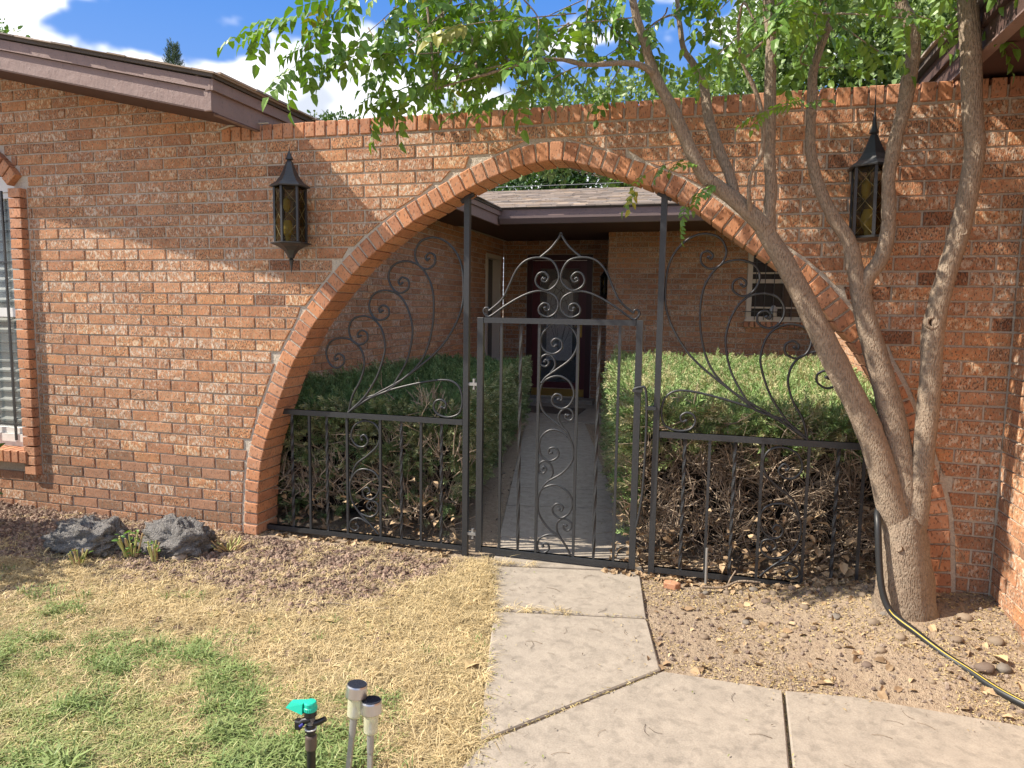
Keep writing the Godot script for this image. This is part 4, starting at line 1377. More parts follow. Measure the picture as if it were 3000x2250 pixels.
	var Cc := [[3.575, 0.40, 0.205, 0.064], [3.588, 0.50, 0.208, 0.056], [3.595, 0.592, 0.21, 0.051], [3.597, 0.749, 0.22, 0.049], [3.598, 0.948, 0.23, 0.048], [3.595, 1.206, 0.24, 0.045], [3.593, 1.358, 0.25, 0.047], [3.617, 1.561, 0.26, 0.041], [3.645, 1.712, 0.27, 0.042], [3.661, 1.821, 0.28, 0.043], [3.673, 1.967, 0.29, 0.041], [3.674, 2.088, 0.3, 0.041], [3.652, 2.216, 0.31, 0.040], [3.635, 2.355, 0.32, 0.039], [3.619, 2.493, 0.33, 0.039], [3.599, 2.628, 0.34, 0.039], [3.577, 2.777, 0.35, 0.036], [3.5, 3.3, 0.4, 0.024], [3.4, 3.9, 0.5, 0.008]]
	limb(t, "stem", Cc, org)
	# pruning scars and stubs
	for q in [[3.578, 1.375, 0.288, 0.62], [3.655, 1.745, 0.308, 0.36]]:
		var collar := Geo.new()
		var tilt := Basis(Vector3(1, 0, 0), PI / 2.1)
		var at := Vector3(q[0], q[1], q[2]) - org
		var k: float = q[3]
		collar.lathe(at, [[0.050 * k, -0.030], [0.044 * k, 0.002], [0.034 * k, 0.006 * k], [0.026 * k, 0.0], [0.022 * k, -0.012]], 14, 0.0, true, tilt)
		var kn := part(t, "knot", collar, M.bark)
		var hollow := Geo.new()
		hollow.lathe(at, [[0.030 * k, -0.001], [0.016 * k, -0.003], [0.0, -0.004]], 14, 0.0, true, tilt)
		part(kn, "hollow", hollow, M.knot)
	for q in [[3.515, 0.40, 0.292]]:
		var st := Geo.new()
		var p := Vector3(q[0], q[1], q[2]) - org
		st.tube([p - Vector3(0, 0, 0.04), p, p + Vector3(-0.008, 0.004, 0.012)], [0.024, 0.019, 0.015], 8)
		part(t, "stub", st, M.bark)
	# twigs and leaves
	var tw := Geo.new()
	var leaves: Array = [[], [], []]
	var cols: Array = [[], [], []]
	var carry := func(p: Vector3, d: Vector3, size: float) -> void:
		var k := rng.randi() % 3
		var b := aim(d + Vector3(0, rf(-0.5, 0.12), 0), rf(-0.7, 0.7)).scaled(Vector3.ONE * size)
		leaves[k].append(Transform3D(b, p))
		var c := Color(0.125, 0.255, 0.045).lerp(Color(0.20, 0.33, 0.055), rng.randf())
		if rng.randf() < 0.02:
			c = Color(0.34, 0.33, 0.05)
		cols[k].append(c * rf(0.8, 1.15))
	var shoot := func(ctl: Array, r0: float, dens: float, size: float) -> void:
		var c := smooth(ctl, 5)
		var rad := []
		for i in c.size():
			rad.append(lerpf(r0, r0 * 0.35, float(i) / c.size()))
		tw.tube(c, rad, 5, false)
		var acc := 0.0
		var flip := 1.0
		for i in range(1, c.size()):
			acc += c[i].distance_to(c[i - 1])
			if acc > dens and i > c.size() * 0.18:
				acc = 0.0
				flip = -flip
				var d: Vector3 = (c[i] - c[i - 1]).normalized()
				var s := d.cross(Vector3.UP).normalized() * flip
				carry.call(c[i], d * rf(0.4, 0.9) + s * rf(0.4, 1.0) + rv(0.35), size * rf(0.8, 1.15))
		var e: Vector3 = c[-1]
		carry.call(e, (e - c[-2]).normalized() + rv(0.2), size)
	# the sprigs that hang into view
	var sprigs := [
		[[1.60, 2.86, 0.8], [1.31, 2.71, 0.9], [1.16, 2.64, 0.9], [1.03, 2.60, 0.9], [0.9, 2.58, 0.9], [0.78, 2.56, 0.9]],
		[[1.55, 2.84, 0.82], [1.25, 2.65, 0.9], [1.13, 2.57, 0.9], [1.03, 2.48, 0.9], [0.97, 2.40, 0.9]],
		[[1.65, 2.80, 0.75], [1.51, 2.68, 0.85], [1.35, 2.57, 0.85], [1.24, 2.50, 0.85], [1.16, 2.46, 0.85]],
		[[1.75, 2.72, 0.62], [1.56, 2.64, 0.7], [1.39, 2.50, 0.7], [1.29, 2.40, 0.7], [1.25, 2.30, 0.7]],
		[[2.05, 2.43, 0.62], [1.86, 2.40, 0.72], [1.69, 2.38, 0.72], [1.52, 2.35, 0.72], [1.40, 2.30, 0.72]],
		[[1.85, 2.55, 0.6], [1.69, 2.49, 0.65], [1.54, 2.41, 0.65], [1.40, 2.34, 0.65], [1.30, 2.29, 0.65]],
		[[2.30, 2.44, 0.52], [2.12, 2.41, 0.6], [1.98, 2.36, 0.6], [1.83, 2.33, 0.6], [1.70, 2.29, 0.6]],
		[[2.1, 2.62, 0.6], [1.88, 2.56, 0.75], [1.74, 2.54, 0.8], [1.57, 2.52, 0.8], [1.44, 2.48, 0.8]],
		[[2.33, 2.62, 0.5], [2.12, 2.58, 0.6], [1.97, 2.57, 0.6], [1.83, 2.53, 0.6], [1.70, 2.47, 0.6]],
		[[2.7, 1.96, 0.33], [2.58, 2.06, 0.36], [2.48, 2.05, 0.36], [2.38, 2.01, 0.36], [2.34, 1.95, 0.36]],
		[[2.75, 1.92, 0.33], [2.66, 1.96, 0.36], [2.60, 1.92, 0.36], [2.56, 1.87, 0.36], [2.55, 1.83, 0.36]],
		[[3.06, 2.27, 0.27], [2.99, 2.26, 0.4], [2.94, 2.24, 0.48], [2.86, 2.21, 0.5]]]
	for i in sprigs.size():
		var ctl := []
		for q in sprigs[i]:
			ctl.append(Vector3(q[0], q[1], q[2]) - org)
		shoot.call(ctl, 0.0028, 0.045 if i < 9 else 0.07, 0.175 if i < 9 else 0.11)
	var bare := []
	for q in [[1.75, 2.47, 0.7], [1.58, 2.44, 0.8], [1.45, 2.445, 0.8], [1.23, 2.46, 0.8], [1.07, 2.43, 0.8]]:
		bare.append(Vector3(q[0], q[1], q[2]) - org)
	shoot.call(bare, 0.003, 0.09, 0.10)
	# the crown above: shoots that leave the limbs, drooping at their ends
	var limbs := [A1, A2, B0, S, B1, B2, Cc, A1a]
	var made := 0
	var tries := 0
	while made < 60 and tries < 6000:
		tries += 1
		var q := Vector3(rf(-1, 1), rf(-1, 1), rf(-1, 1))
		if q.length() > 1.0:
			continue
		var p := Vector3(2.55, 3.20, 0.36) + q * Vector3(1.75, 0.95, 0.62)
		if p.z < 0.05 and p.y < 2.5 or p.y < 2.47 + 0.25 * ss(2.0, 1.0, p.x) or p.y < 2.62 and p.x > 3.2:
			continue
		var best := Vector3.ZERO
		var bd := 9.0
		for lb in limbs:
			for row in lb:
				var v := Vector3(row[0], row[1], row[2])
				var d := v.distance_to(p) + maxf(0.0, v.y - p.y) * 0.4
				if d < bd and v.y > 2.2:
					bd = d
					best = v
		if bd > 1.5:
			continue
		made += 1
		var out := (p - Vector3(2.7, 3.0, 0.3)).normalized()
		var tip := p + Vector3(out.x, -0.1, out.z).normalized() * rf(0.15, 0.3) + Vector3(0, -rf(0.05, 0.2), 0)
		if tip.y < 2.42:
			tip.y = 2.42 + rf(0, 0.1)
		shoot.call([best - org, best.lerp(p, 0.5) + Vector3(0, 0.08, 0) + rv(0.04) - org, p - org, tip - org], 0.0065, 0.085, 0.150)
	made = 0
	while made < 66:
		var p := Vector3(rf(1.15, 3.62), rf(2.50, 2.95), rf(0.25, 0.75))
		if p.y < 2.62 and p.x > 2.3 and rng.randf() < 0.6:
			continue
		made += 1
		var s0 := p + Vector3(rf(-0.15, 0.15), 0.12, rf(-0.1, 0.05))
		shoot.call([s0 - org, s0.lerp(p, 0.6) + rv(0.03) - org, p + Vector3(rf(-0.2, 0.2), -0.08, rf(-0.1, 0.15)) - org], 0.004, 0.07, 0.145)
	part(t, "twigs", tw, M.bark).set_meta("kind", "stuff")
	for k in 3:
		scatter(t, "foliage", compound_leaf(90 + k, 3 + k), M.leaf, leaves[k], cols[k])

func far_tree(label: String, base: Vector3, height: float, lobes: Array, count: int, col_a: Color, col_b: Color, called := "background_tree", size := 1.0) -> void:
	var t := thing(called, label, "tree", base, "trees rising behind the house")
	var tr := Geo.new()
	var pts := []
	for k in 6:
		pts.append(Vector3(0.12 * sin(k * 1.3), height * 0.8 * k / 5.0, 0.1 * cos(k * 1.7)))
	tr.tube(smooth(pts, 3), [0.22, 0.2, 0.18, 0.17, 0.16, 0.15, 0.14, 0.13, 0.12, 0.11, 0.10, 0.09, 0.08, 0.07, 0.06, 0.05], 9)
	for lb in lobes:
		tr.tube(smooth([Vector3(0, height * 0.35, 0), Vector3(lb[0] * 0.5, (height * 0.45 + lb[1]) * 0.5, lb[2] * 0.5), Vector3(lb[0], lb[1], lb[2])], 4), [0.09, 0.07, 0.05, 0.03, 0.02], 6)
	part(t, "trunk", tr, M.bark)
	var ts := []
	var cs := []
	var vol := 0.0
	for lb in lobes:
		vol += lb[3] * lb[3]
	for lb in lobes:
		var n := int(count * lb[3] * lb[3] / vol)
		for k in n:
			var d := rv(1.0).normalized()
			var r: float = lb[3] * (0.55 + 0.5 * sqrt(rng.randf())) * (1.0 + 0.28 * bump.get_noise_3d(d.x * 90 + lb[0] * 30, d.y * 90, d.z * 90))
			var p := Vector3(lb[0], lb[1], lb[2]) + d * Vector3(r, r * (lb[4] if lb.size() > 4 else 0.85), r)
			ts.append(Transform3D(Basis.from_euler(rv(3.1)).scaled(Vector3.ONE * rf(0.7, 1.3) * size), p))
			cs.append(col_a.lerp(col_b, rng.randf()) * rf(0.75, 1.2))
	scatter(t, "crown", clump_mesh(), M.leaf, ts, cs)

var _clump: ArrayMesh
func clump_mesh() -> ArrayMesh:
	if _clump == null:
		var g := Geo.new()
		for k in 16:
			var p := rv(0.26)
			var d := (p.normalized() + rv(0.7)).normalized()
			g.col = Color.WHITE * rf(0.75, 1.2)
			leaf_blade(g, p, d, rv(1.0).normalized(), rf(0.10, 0.17), rf(0.06, 0.09), 0.2)
		_clump = g.mesh()
	return _clump

func juniper_spray(s: int) -> ArrayMesh:
	rng.seed = s
	var g := Geo.new()
	g.tube([Vector3.ZERO, Vector3(0.03, 0.5, 0.02), Vector3(0.02, 0.98, -0.02)], [0.02, 0.014, 0.005], 3, false)
	for k in 30:
		var u := (k + 1.0) / 31.0
		var a := k * 2.4
		var p := Vector3(0.03 * sin(u * 3.0), u * 0.96, 0)
		var d := Vector3(cos(a) * 0.7, 0.75, sin(a) * 0.45).normalized()
		var l := lerpf(0.42, 0.16, u) * rf(0.8, 1.2)
		var sd := d.cross(rv(1.0)).normalized() * 0.024
		g.col = Color.WHITE * rf(0.75, 1.2)
		g.quad(p, p + d * l * 0.5 - sd, p + d * l, p + d * l * 0.5 + sd)
	return g.mesh()

func twig_clump(s: int) -> ArrayMesh:
	rng.seed = s
	var g := Geo.new()
	for k in 9:
		var p := rv(0.25)
		p.y *= 0.4
		var d := Vector3(rf(-0.7, 0.7), rf(0.2, 1.0), rf(-0.5, 0.9)).normalized()
		var l := rf(0.3, 0.8)
		g.col = Color.WHITE * rf(0.55, 1.25)
		var q := p + d * l * 0.5 + rv(0.06)
		g.tube([p, q, p + d * l + rv(0.1)], [0.012, 0.009, 0.004], 4, false)
		for j in 2:
			var b := q + (d + rv(0.9)).normalized() * l * 0.35
			g.tube([q, b], [0.006, 0.002], 3, false)
	return g.mesh()

func hedge(label: String, poly: PackedVector2Array, top: float, at: Vector3, top_cols: Array, side_cols: Array, dead_front: float, seed_at: int) -> void:
	rng.seed = seed_at
	var t := thing("hedge", label, "hedge", at)
	var n := poly.size()
	var ctr := Vector2.ZERO
	for p in poly:
		ctr += p / n
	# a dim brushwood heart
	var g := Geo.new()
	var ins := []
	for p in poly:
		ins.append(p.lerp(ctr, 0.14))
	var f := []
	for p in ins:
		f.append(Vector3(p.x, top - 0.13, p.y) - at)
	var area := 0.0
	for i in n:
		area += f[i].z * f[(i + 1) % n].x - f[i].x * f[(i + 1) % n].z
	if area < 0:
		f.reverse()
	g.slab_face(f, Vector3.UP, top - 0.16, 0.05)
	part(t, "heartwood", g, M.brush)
	var ts := [[], [], []]
	var cs := [[], [], []]
	var tt := [[], []]
	var tc := [[], []]
	var lo := poly[0]
	var hi := poly[0]
	for p in poly:
		lo = lo.min(p)
		hi = hi.max(p)
	var add := func(p: Vector3, d: Vector3, s: float, c: Color) -> void:
		var k := rng.randi() % 3
		var b := aim(d, rf(-3.1, 3.1)) * Basis(Vector3(0, 0, 1), -PI / 2)
		ts[k].append(Transform3D(b.scaled(Vector3.ONE * s), p - at))
		cs[k].append(c * rf(0.72, 1.22))
	var made := 0
	while made < 8200:
		var q := Vector2(rf(lo.x, hi.x), rf(lo.y, hi.y))
		if not Geometry2D.is_point_in_polygon(q, poly):
			continue
		made += 1
		var hump := 0.06 * bump.get_noise_2d(q.x * 55.0, q.y * 55.0) + 0.03 * bump.get_noise_2d(q.x * 140.0 + 40, q.y * 140.0)
		var p := Vector3(q.x, top + hump - rf(0.05, 0.16), q.y)
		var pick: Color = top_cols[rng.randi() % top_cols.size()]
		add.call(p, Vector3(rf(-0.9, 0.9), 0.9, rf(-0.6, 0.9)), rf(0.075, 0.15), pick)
	for i in n:
		var a := poly[i]
		var b := poly[(i + 1) % n]
		var e := b - a
		var out := Vector2(e.y, -e.x).normalized()
		if out.dot((a + b) * 0.5 - ctr) < 0:
			out = -out
		var front := out.y > 0.7
		if out.y < -0.7:
			continue
		var cnt := int(e.length() * top * (1500 if front else 1300))
		for k in cnt:
			var u := rng.randf()
			var y := top * pow(rng.randf(), 0.75)
			var q := a + e * u
			var wob := 0.05 * bump.get_noise_2d(u * e.length() * 120.0 + i * 50, y * 120.0)
			var p := Vector3(q.x + out.x * (wob - 0.05), y, q.y + out.y * (wob - 0.05))
			var keep := 1.0
			if front:
				keep = lerpf(1.0, ss(0.62, 0.95, y / top), dead_front)
				keep *= 0.06 + 0.94 * ss(-0.05, 0.15, bump.get_noise_2d(q.x * 130.0 + 9.0, y * 130.0) + 0.6 * (y / top) - 0.2)
			else:
				keep = ss(0.1, 0.5, y / top)
			if rng.randf() < keep:
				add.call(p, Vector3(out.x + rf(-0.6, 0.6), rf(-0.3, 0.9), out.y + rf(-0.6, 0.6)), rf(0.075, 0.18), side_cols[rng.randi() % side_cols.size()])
			elif rng.randf() < 0.20:
				var j := rng.randi() % 2
				var inn := rf(0.0, 0.22)
				if front:
					inn -= 0.13
				tt[j].append(Transform3D(Basis.from_euler(Vector3(rf(-0.9, 0.9), rf(-3, 3), rf(-0.9, 0.9))).scaled(Vector3.ONE * rf(0.14, 0.32)), p - Vector3(out.x, 0, out.y) * inn - at))
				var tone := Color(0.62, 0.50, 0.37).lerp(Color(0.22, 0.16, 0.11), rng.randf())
				tc[j].append(tone)
	for k in 3:
		scatter(t, "foliage", juniper_spray(seed_at + k), M.needle, ts[k], cs[k])
	for k in 2:
		if tt[k].size():
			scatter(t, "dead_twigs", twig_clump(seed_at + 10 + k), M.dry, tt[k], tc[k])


# ---------------------------------------------------------------- ground cover
func grass_tuft(s: int, flat: float, blades: int) -> ArrayMesh:
	rng.seed = s
	var g := Geo.new()
	for k in blades:
		var a := rf(0, TAU)
		var d := Vector3(cos(a), 0, sin(a))
		var p := Vector3(rf(-0.35, 0.35), 0, rf(-0.35, 0.35))
		var l := rf(0.6, 1.1)
		var w := rf(0.017, 0.030)
		var s2 := d.cross(Vector3.UP) * w
		var lean := rf(0.25, 0.7) + flat
		var q := p + Vector3.UP * l * 0.5 * (1.0 - flat * 0.75) + d * l * 0.25 * lean
		var e := p + Vector3.UP * l * (0.85 - lean * 0.45) * (1.0 - flat * 0.85) + d * l * lean
		g.col = Color.WHITE * rf(0.7, 1.25)
		g.quad(p - s2, p + s2, q + s2 * 0.85, q - s2 * 0.85)
		g.tri(q - s2 * 0.85, q + s2 * 0.85, e)
	return g.mesh()

func pebble_mesh(s: int, rough: float, squash: float) -> ArrayMesh:
	rng.seed = s
	var sp := SphereMesh.new()
	sp.radial_segments = 9
	sp.rings = 5
	sp.radius = 0.5
	sp.height = 1.0
	var arr := sp.get_mesh_arrays()
	var v: PackedVector3Array = arr[Mesh.ARRAY_VERTEX]
	var idx: PackedInt32Array = arr[Mesh.ARRAY_INDEX]
	var o := rv(50.0)
	for i in v.size():
		var p := v[i]
		var k := 1.0 + rough * bump.get_noise_3d(p.x * 110 + o.x, p.y * 110 + o.y, p.z * 110 + o.z)
		v[i] = p * k * Vector3(1, squash, 0.85)
	var st := SurfaceTool.new()
	st.begin(Mesh.PRIMITIVE_TRIANGLES)
	for i in idx:
		st.set_smooth_group(-1 if rough > 0.3 else 0)
		st.add_vertex(v[i])
	st.generate_normals()
	return st.commit()

func zone_green(x: float, z: float) -> float:
	var k := ss(1.0, 1.72, z - 0.16 * maxf(x, 0.0) + 0.24 * bump.get_noise_2d(x * 34.0, z * 34.0))
	k *= 1.0 - ss(1.42, 1.70, x - (z - 1.3) * 0.25 + 0.12 * bump.get_noise_2d(x * 40.0, z * 40.0))
	return k

func zone_straw(x: float, z: float) -> float:
	var edge := 0.72 + 0.16 * bump.get_noise_2d(x * 30.0 + 7.0, z * 30.0)
	edge -= 0.78 * ss(1.12, 1.5, x)
	var k := ss(edge - 0.22, edge + 0.28, z)
	k = maxf(k, 0.09 * ss(-0.4, 0.2, x))
	return k * (1.0 - 0.72 * ss(0.08, 0.3, bump.get_noise_2d(x * 48.0 + 500.0, z * 48.0)) * ss(1.5, 1.1, z) * ss(1.5, 1.3, x))

func build_ground_cover() -> void:
	var fl := [[], [], []]
	var fc := [[], [], []]
	# green lawn
	rng.seed = 501
	var made := 0
	while made < 15000:
		var x := rf(-1.6, 2.1)
		var z := rf(0.85, 2.35)
		if on_slab(x, z) or rng.randf() > zone_green(x, z) + 0.02:
			continue
		if bump.get_noise_2d(x * 75.0 + 300, z * 75.0) > 0.22 and rng.randf() < 0.75:
			continue
		made += 1
		var k := made % 3
		var lush := ss(0.0, 0.25, bump.get_noise_2d(x * 45.0 + 90.0, z * 45.0))
		var s := rf(0.034, 0.060) * (1.0 + 0.6 * lush) * (1.0 + 0.3 * ss(1.5, 2.0, z))
		fl[k].append(Transform3D(Basis(Vector3.UP, rf(0, TAU)).scaled(Vector3(s, s * rf(0.7, 1.2), s)), Vector3(x, ground_y(x, z) - 0.003, z)))
		var c := Color(0.25, 0.325, 0.11).lerp(Color(0.54, 0.48, 0.23), clampf(rf(-0.25, 0.95) - 0.5 * lush, 0, 1))
		fc[k].append(c.lerp(Color(0.17, 0.28, 0.085), lush * 0.7 * rng.randf()) * rf(0.8, 1.25))
	var grp := Node3D.new()
	grp.name = "lawn"
	grp.set_meta("kind", "stuff")
	grp.set_meta("label", "patchy green lawn thinning to straw beside the path")
	grp.set_meta("category", "grass")
	add_child(grp)
	for k in 3:
		scatter(grp, "grass", grass_tuft(600 + k, 0.04 + 0.20 * k, 12), M.grass, fl[k], fc[k])
	# straw
	rng.seed = 502
	var sl := [[], []]
	var scol := [[], []]
	made = 0
	while made < 16500:
		var x := rf(-1.7, 2.1)
		var z := rf(-0.02, 2.3)
		if on_slab(x, z + 0.02) and (rng.randf() < 0.99 or x > 1.62 + 0.3 * z):
			continue
		if rng.randf() > zone_straw(x, z) * (1.0 - 0.50 * zone_green(x, z)) + 0.02:
			continue
		made += 1
		var k := made % 2
		var s := rf(0.034, 0.070)
		var mound := 0.03 * ss(1.35, 1.6, x) * ss(0.9, 0.3, z)
		sl[k].append(Transform3D(Basis(Vector3.UP, rf(0, TAU)) * Basis(Vector3(1, 0, 0), rf(-0.35, 0.35)) * Basis().scaled(Vector3(s, s * 0.9, s)), Vector3(x, ground_y(x, z) + rf(-0.002, 0.012) + mound * rng.randf(), z)))
		scol[k].append(Color(0.74, 0.60, 0.34).lerp(Color(0.56, 0.44, 0.24), rng.randf()) * rf(0.62, 1.28))
	for k in 2:
		scatter(grp, "straw", grass_tuft(620 + k, 0.66 + 0.14 * k, 12), M.grass, sl[k], scol[k])
	# red lava gravel by the wall
	rng.seed = 503
	var gl := [[], []]
	var gc := [[], []]
	made = 0
	while made < 19000:
		var x := rf(-2.1, 1.5)
		var z := rf(0.005, 1.25)
		var k2 := (1.0 - 0.86 * zone_straw(x, z))
		if rng.randf() > k2 or on_slab(x, z):
			continue
		made += 1
		var k := made % 2
		var s := rf(0.007, 0.020) if rng.randf() < 0.9 else rf(0.02, 0.034)
		gl[k].append(Transform3D(Basis.from_euler(rv(3.1)).scaled(Vector3.ONE * s), Vector3(x, ground_y(x, z) + s * 0.22, z)))
		gc[k].append(Color(0.185, 0.115, 0.090).lerp(Color(0.38, 0.285, 0.215), rng.randf()) * rf(0.6, 1.25))
	var gr := Node3D.new()
	gr.name = "gravel"
	gr.set_meta("kind", "stuff")
	gr.set_meta("label", "reddish brown lava gravel strewn along the foot of the brick wall")
	gr.set_meta("category", "gravel")
	add_child(gr)
	for k in 2:
		scatter(gr, "gravel_stones", pebble_mesh(640 + k, 0.8, 0.75), M.stone, gl[k], gc[k])
	# grit and small stones right of the path and in the court
	rng.seed = 504
	var pl := []
	var pc := []
	made = 0
	while made < 2500:
		var x := rf(2.3, 4.0)
		var z := rf(-0.25, 1.0)
		if made % 4 == 0:
			x = rf(1.0, 2.35)
			z = rf(-4.6, -0.1)
		if on_slab(x, z):
			continue
		made += 1
		var s := rf(0.004, 0.012) if rng.randf() < 0.88 else rf(0.012, 0.022)
		pl.append(Transform3D(Basis.from_euler(rv(3.1)).scaled(Vector3.ONE * s), Vector3(x, ground_y(x, z) + s * 0.2, z)))
		pc.append(Color(0.30, 0.24, 0.19).lerp(Color(0.17, 0.125, 0.105), rng.randf()) * rf(0.7, 1.2))
	scatter(self, "grit", pebble_mesh(650, 0.5, 0.7), M.stone, pl, pc, "small grit and stone chips on the bare dirt under the tree", "grit")
	# husks and petals dropped by the tree
	rng.seed = 505
	var hl := []
	var hc := []
	var flake := Geo.new()
	flake.quad(Vector3(-0.5, 0, 0), Vector3(0, 0.14, 0.17), Vector3(0.6, 0.05, 0), Vector3(0, 0.12, -0.17))
	made = 0
	while made < 9000:
		var x := 0.0
		var z := 0.0
		var roll := rng.randf()
		var c := Color(0.66, 0.53, 0.25)
		if roll < 0.90:
			x = rf(2.3, 4.0)
			z = rf(-0.25, 1.05)
			if on_slab(x, z) and rng.randf() < 0.96 or bump.get_noise_2d(x * 42.0, z * 42.0 + 60.0) < rf(-0.22, 0.12):
				continue
			c = c.lerp(Color(0.40, 0.30, 0.16), rng.randf())
			if rng.randf() < 0.12:
				c = Color(0.13, 0.09, 0.06)
		elif roll < 0.93:   # along the left edge of the path
			z = rf(0.0, 1.75)
			x = 1.585 + 0.30 * z + absf(rng.randfn(0.0, 0.055)) - 0.06
			c = Color(0.30, 0.36, 0.08).lerp(Color(0.52, 0.43, 0.22), rng.randf())
		elif roll < 0.955:   # in the joints
			var which := rng.randf()
			if which < 0.3:
				z = rf(0.95, 1.9)
				x = 3.006 - 0.030 * (z - 0.935) + rf(-0.006, 0.006)
			elif which < 0.65:
				var u := rng.randf()
				x = lerpf(2.033, 2.563, u) + rf(-0.012, 0.012)
				z = lerpf(1.568, 0.923, u) + rf(-0.012, 0.012)
			else:
				var u := rng.randf()
				x = lerpf(1.778, 2.464, u)
				z = lerpf(0.599, 0.469, u) + rf(-0.012, 0.012)
			c = Color(0.46, 0.38, 0.18)
		elif roll < 0.962:
			x = rf(1.6, 3.9)
			z = rf(0.0, 1.9)
			c = Color(0.22, 0.26, 0.06) if rng.randf() < 0.4 else Color(0.12, 0.09, 0.065)
		else:
			x = rf(0.6, 2.3)
			z = rf(-4.5, -0.3)
			c = Color(0.20, 0.22, 0.06).lerp(Color(0.20, 0.14, 0.08), rng.randf())
		made += 1
		var s := rf(0.007, 0.017)
		var y := maxf(ground_y(x, z), 0.018) if on_slab(x, z) else ground_y(x, z)
		hl.append(Transform3D(Basis.from_euler(Vector3(rf(-0.5, 0.5), rf(0, TAU), rf(-0.5, 0.5))).scaled(Vector3.ONE * s), Vector3(x, y + 0.004, z)))
		hc.append(c * rf(0.75, 1.15))
	scatter(self, "fallen_husks", flake.mesh(), M.grass, hl, hc, "yellow green seed husks fallen on the dirt and along the path joints", "husks")
	var tl := []
	var twg := Geo.new()
	twg.tube(smooth([Vector3(-0.5, 0, 0), Vector3(-0.1, 0.02, 0.09), Vector3(0.2, 0.01, 0.05), Vector3(0.5, 0.03, -0.12)], 3), [0.022, 0.012], 4, false)
	made = 0
	while made < 60:
		var x := rf(1.55, 3.9)
		var z := rf(0.0, 1.75)
		if not on_slab(x, z):
			continue
		made += 1
		tl.append(Transform3D(Basis(Vector3.UP, rf(0, TAU)).scaled(Vector3.ONE * rf(0.02, 0.075)), Vector3(x, 0.0185, z)))
	scatter(self, "twig_litter", twg.mesh(), M.dry, tl, [Color(0.15, 0.11, 0.075), Color(0.24, 0.18, 0.12), Color(0.09, 0.07, 0.05)], "scattered thin dry twigs lying on the concrete path", "twigs")
	# brown leaves heaped under the hedges
	rng.seed = 506
	var ll := []
	var lc := []
	var lf := Geo.new()
	leaf_blade(lf, Vector3(-0.5, 0, 0), Vector3(1, 0, 0), Vector3.UP, 1.0, 0.62, 0.25)
	for k in 1500:
		var x := rf(2.2, 3.75)
		var z := -absf(rng.randfn(0.0, 0.16)) - 0.02
		if k % 3 == 0:
			x = rf(-0.2, 1.3)
		if k % 7 == 0:
			x = rf(2.5, 4.0)
			z = rf(-0.2, 0.9)
		if k % 11 == 0:
			x = rf(-1.4, 1.7)
			z = rf(0.05, 1.8)
		var s := rf(0.022, 0.055) * (1.25 if z < -0.1 else 1.0)
		var y := ground_y(x, z) + (rf(0.0, 0.42) * rng.randf() if z < -0.12 else 0.006)
		if on_slab(x, z):
			y = maxf(y, 0.022)
		ll.append(Transform3D(Basis.from_euler(Vector3(rf(-0.7, 0.7), rf(0, TAU), rf(-0.7, 0.7))).scaled(Vector3.ONE * s), Vector3(x, y, z)))
		lc.append(Color(0.48, 0.35, 0.21).lerp(Color(0.19, 0.125, 0.07), rng.randf()) * rf(0.8, 1.3))
	scatter(self, "leaf_litter", lf.mesh(), M.dry, ll, lc, "dry brown leaves caught at the foot of the hedges and fence", "leaves")


# ---------------------------------------------------------------- small things
func boulder(label: String, at: Vector3, size: Vector3, s: int) -> void:
	rng.seed = s
	var sp := SphereMesh.new()
	sp.radial_segments = 56
	sp.rings = 32
	sp.radius = 0.5
	sp.height = 1.0
	var arr := sp.get_mesh_arrays()
	var v: PackedVector3Array = arr[Mesh.ARRAY_VERTEX]
	var idx: PackedInt32Array = arr[Mesh.ARRAY_INDEX]
	for i in v.size():
		var p := v[i]
		var q := p * 60.0 + Vector3.ONE * s
		var k := 1.0 + 0.42 * bump.get_noise_3dv(q) + 0.16 * bump.get_noise_3dv(q * 3.1)
		var pit := bump.get_noise_3dv(q * 7.0)
		k -= 0.10 * ss(0.12, 0.38, pit)
		v[i] = p * k * size
	var st := SurfaceTool.new()
	st.begin(Mesh.PRIMITIVE_TRIANGLES)
	st.set_smooth_group(0)
	for i in idx:
		st.add_vertex(v[i])
	st.generate_normals()
	var o := put(self, "lava_boulder", st.commit(), M.lava, Transform3D(Basis(), at))
	tag(o, label, "rock", "lava boulders by the wall")

func stubble(label: String, at: Vector3, stems: int, leafy: int, spread: float, tall: float, s: int) -> void:
	rng.seed = s
	var t := thing("cut_perennial", label, "plant", at, "cut back perennials round the boulders")
	for k in stems:
		var a := rf(0, TAU)
		var p := Vector3(cos(a), 0, sin(a)) * rf(0.0, spread * 0.4)
		var e := p + Vector3(cos(a) * spread * rf(0.1, 0.7), tall * rf(0.55, 1.0), sin(a) * spread * rf(0.1, 0.6))
		var g := Geo.new()
		g.tube([p, p.lerp(e, 0.5) + rv(0.006), e], [0.0052, 0.0048, 0.0042], 6)
		part(t, "stem", g, M.stalk_b if rng.randf() < 0.35 else M.stalk)
	if leafy:
		var ts := []
		var cs := []
		var lf := Geo.new()
		leaf_blade(lf, Vector3.ZERO, Vector3(1, 0, 0), Vector3.UP, 1.0, 0.5, 0.25)
		for k in leafy:
			ts.append(Transform3D(Basis.from_euler(Vector3(rf(-0.8, 0.8), rf(0, TAU), rf(-0.2, 0.7))).scaled(Vector3.ONE * rf(0.025, 0.045)), Vector3(rf(-1, 1) * spread * 0.6, rf(0.01, tall * 1.05), rf(-1, 1) * spread * 0.4)))
			cs.append(Color(0.12, 0.27, 0.06).lerp(Color(0.20, 0.34, 0.07), rng.randf()))
		scatter(t, "leaves", lf.mesh(), M.leaf, ts, cs)

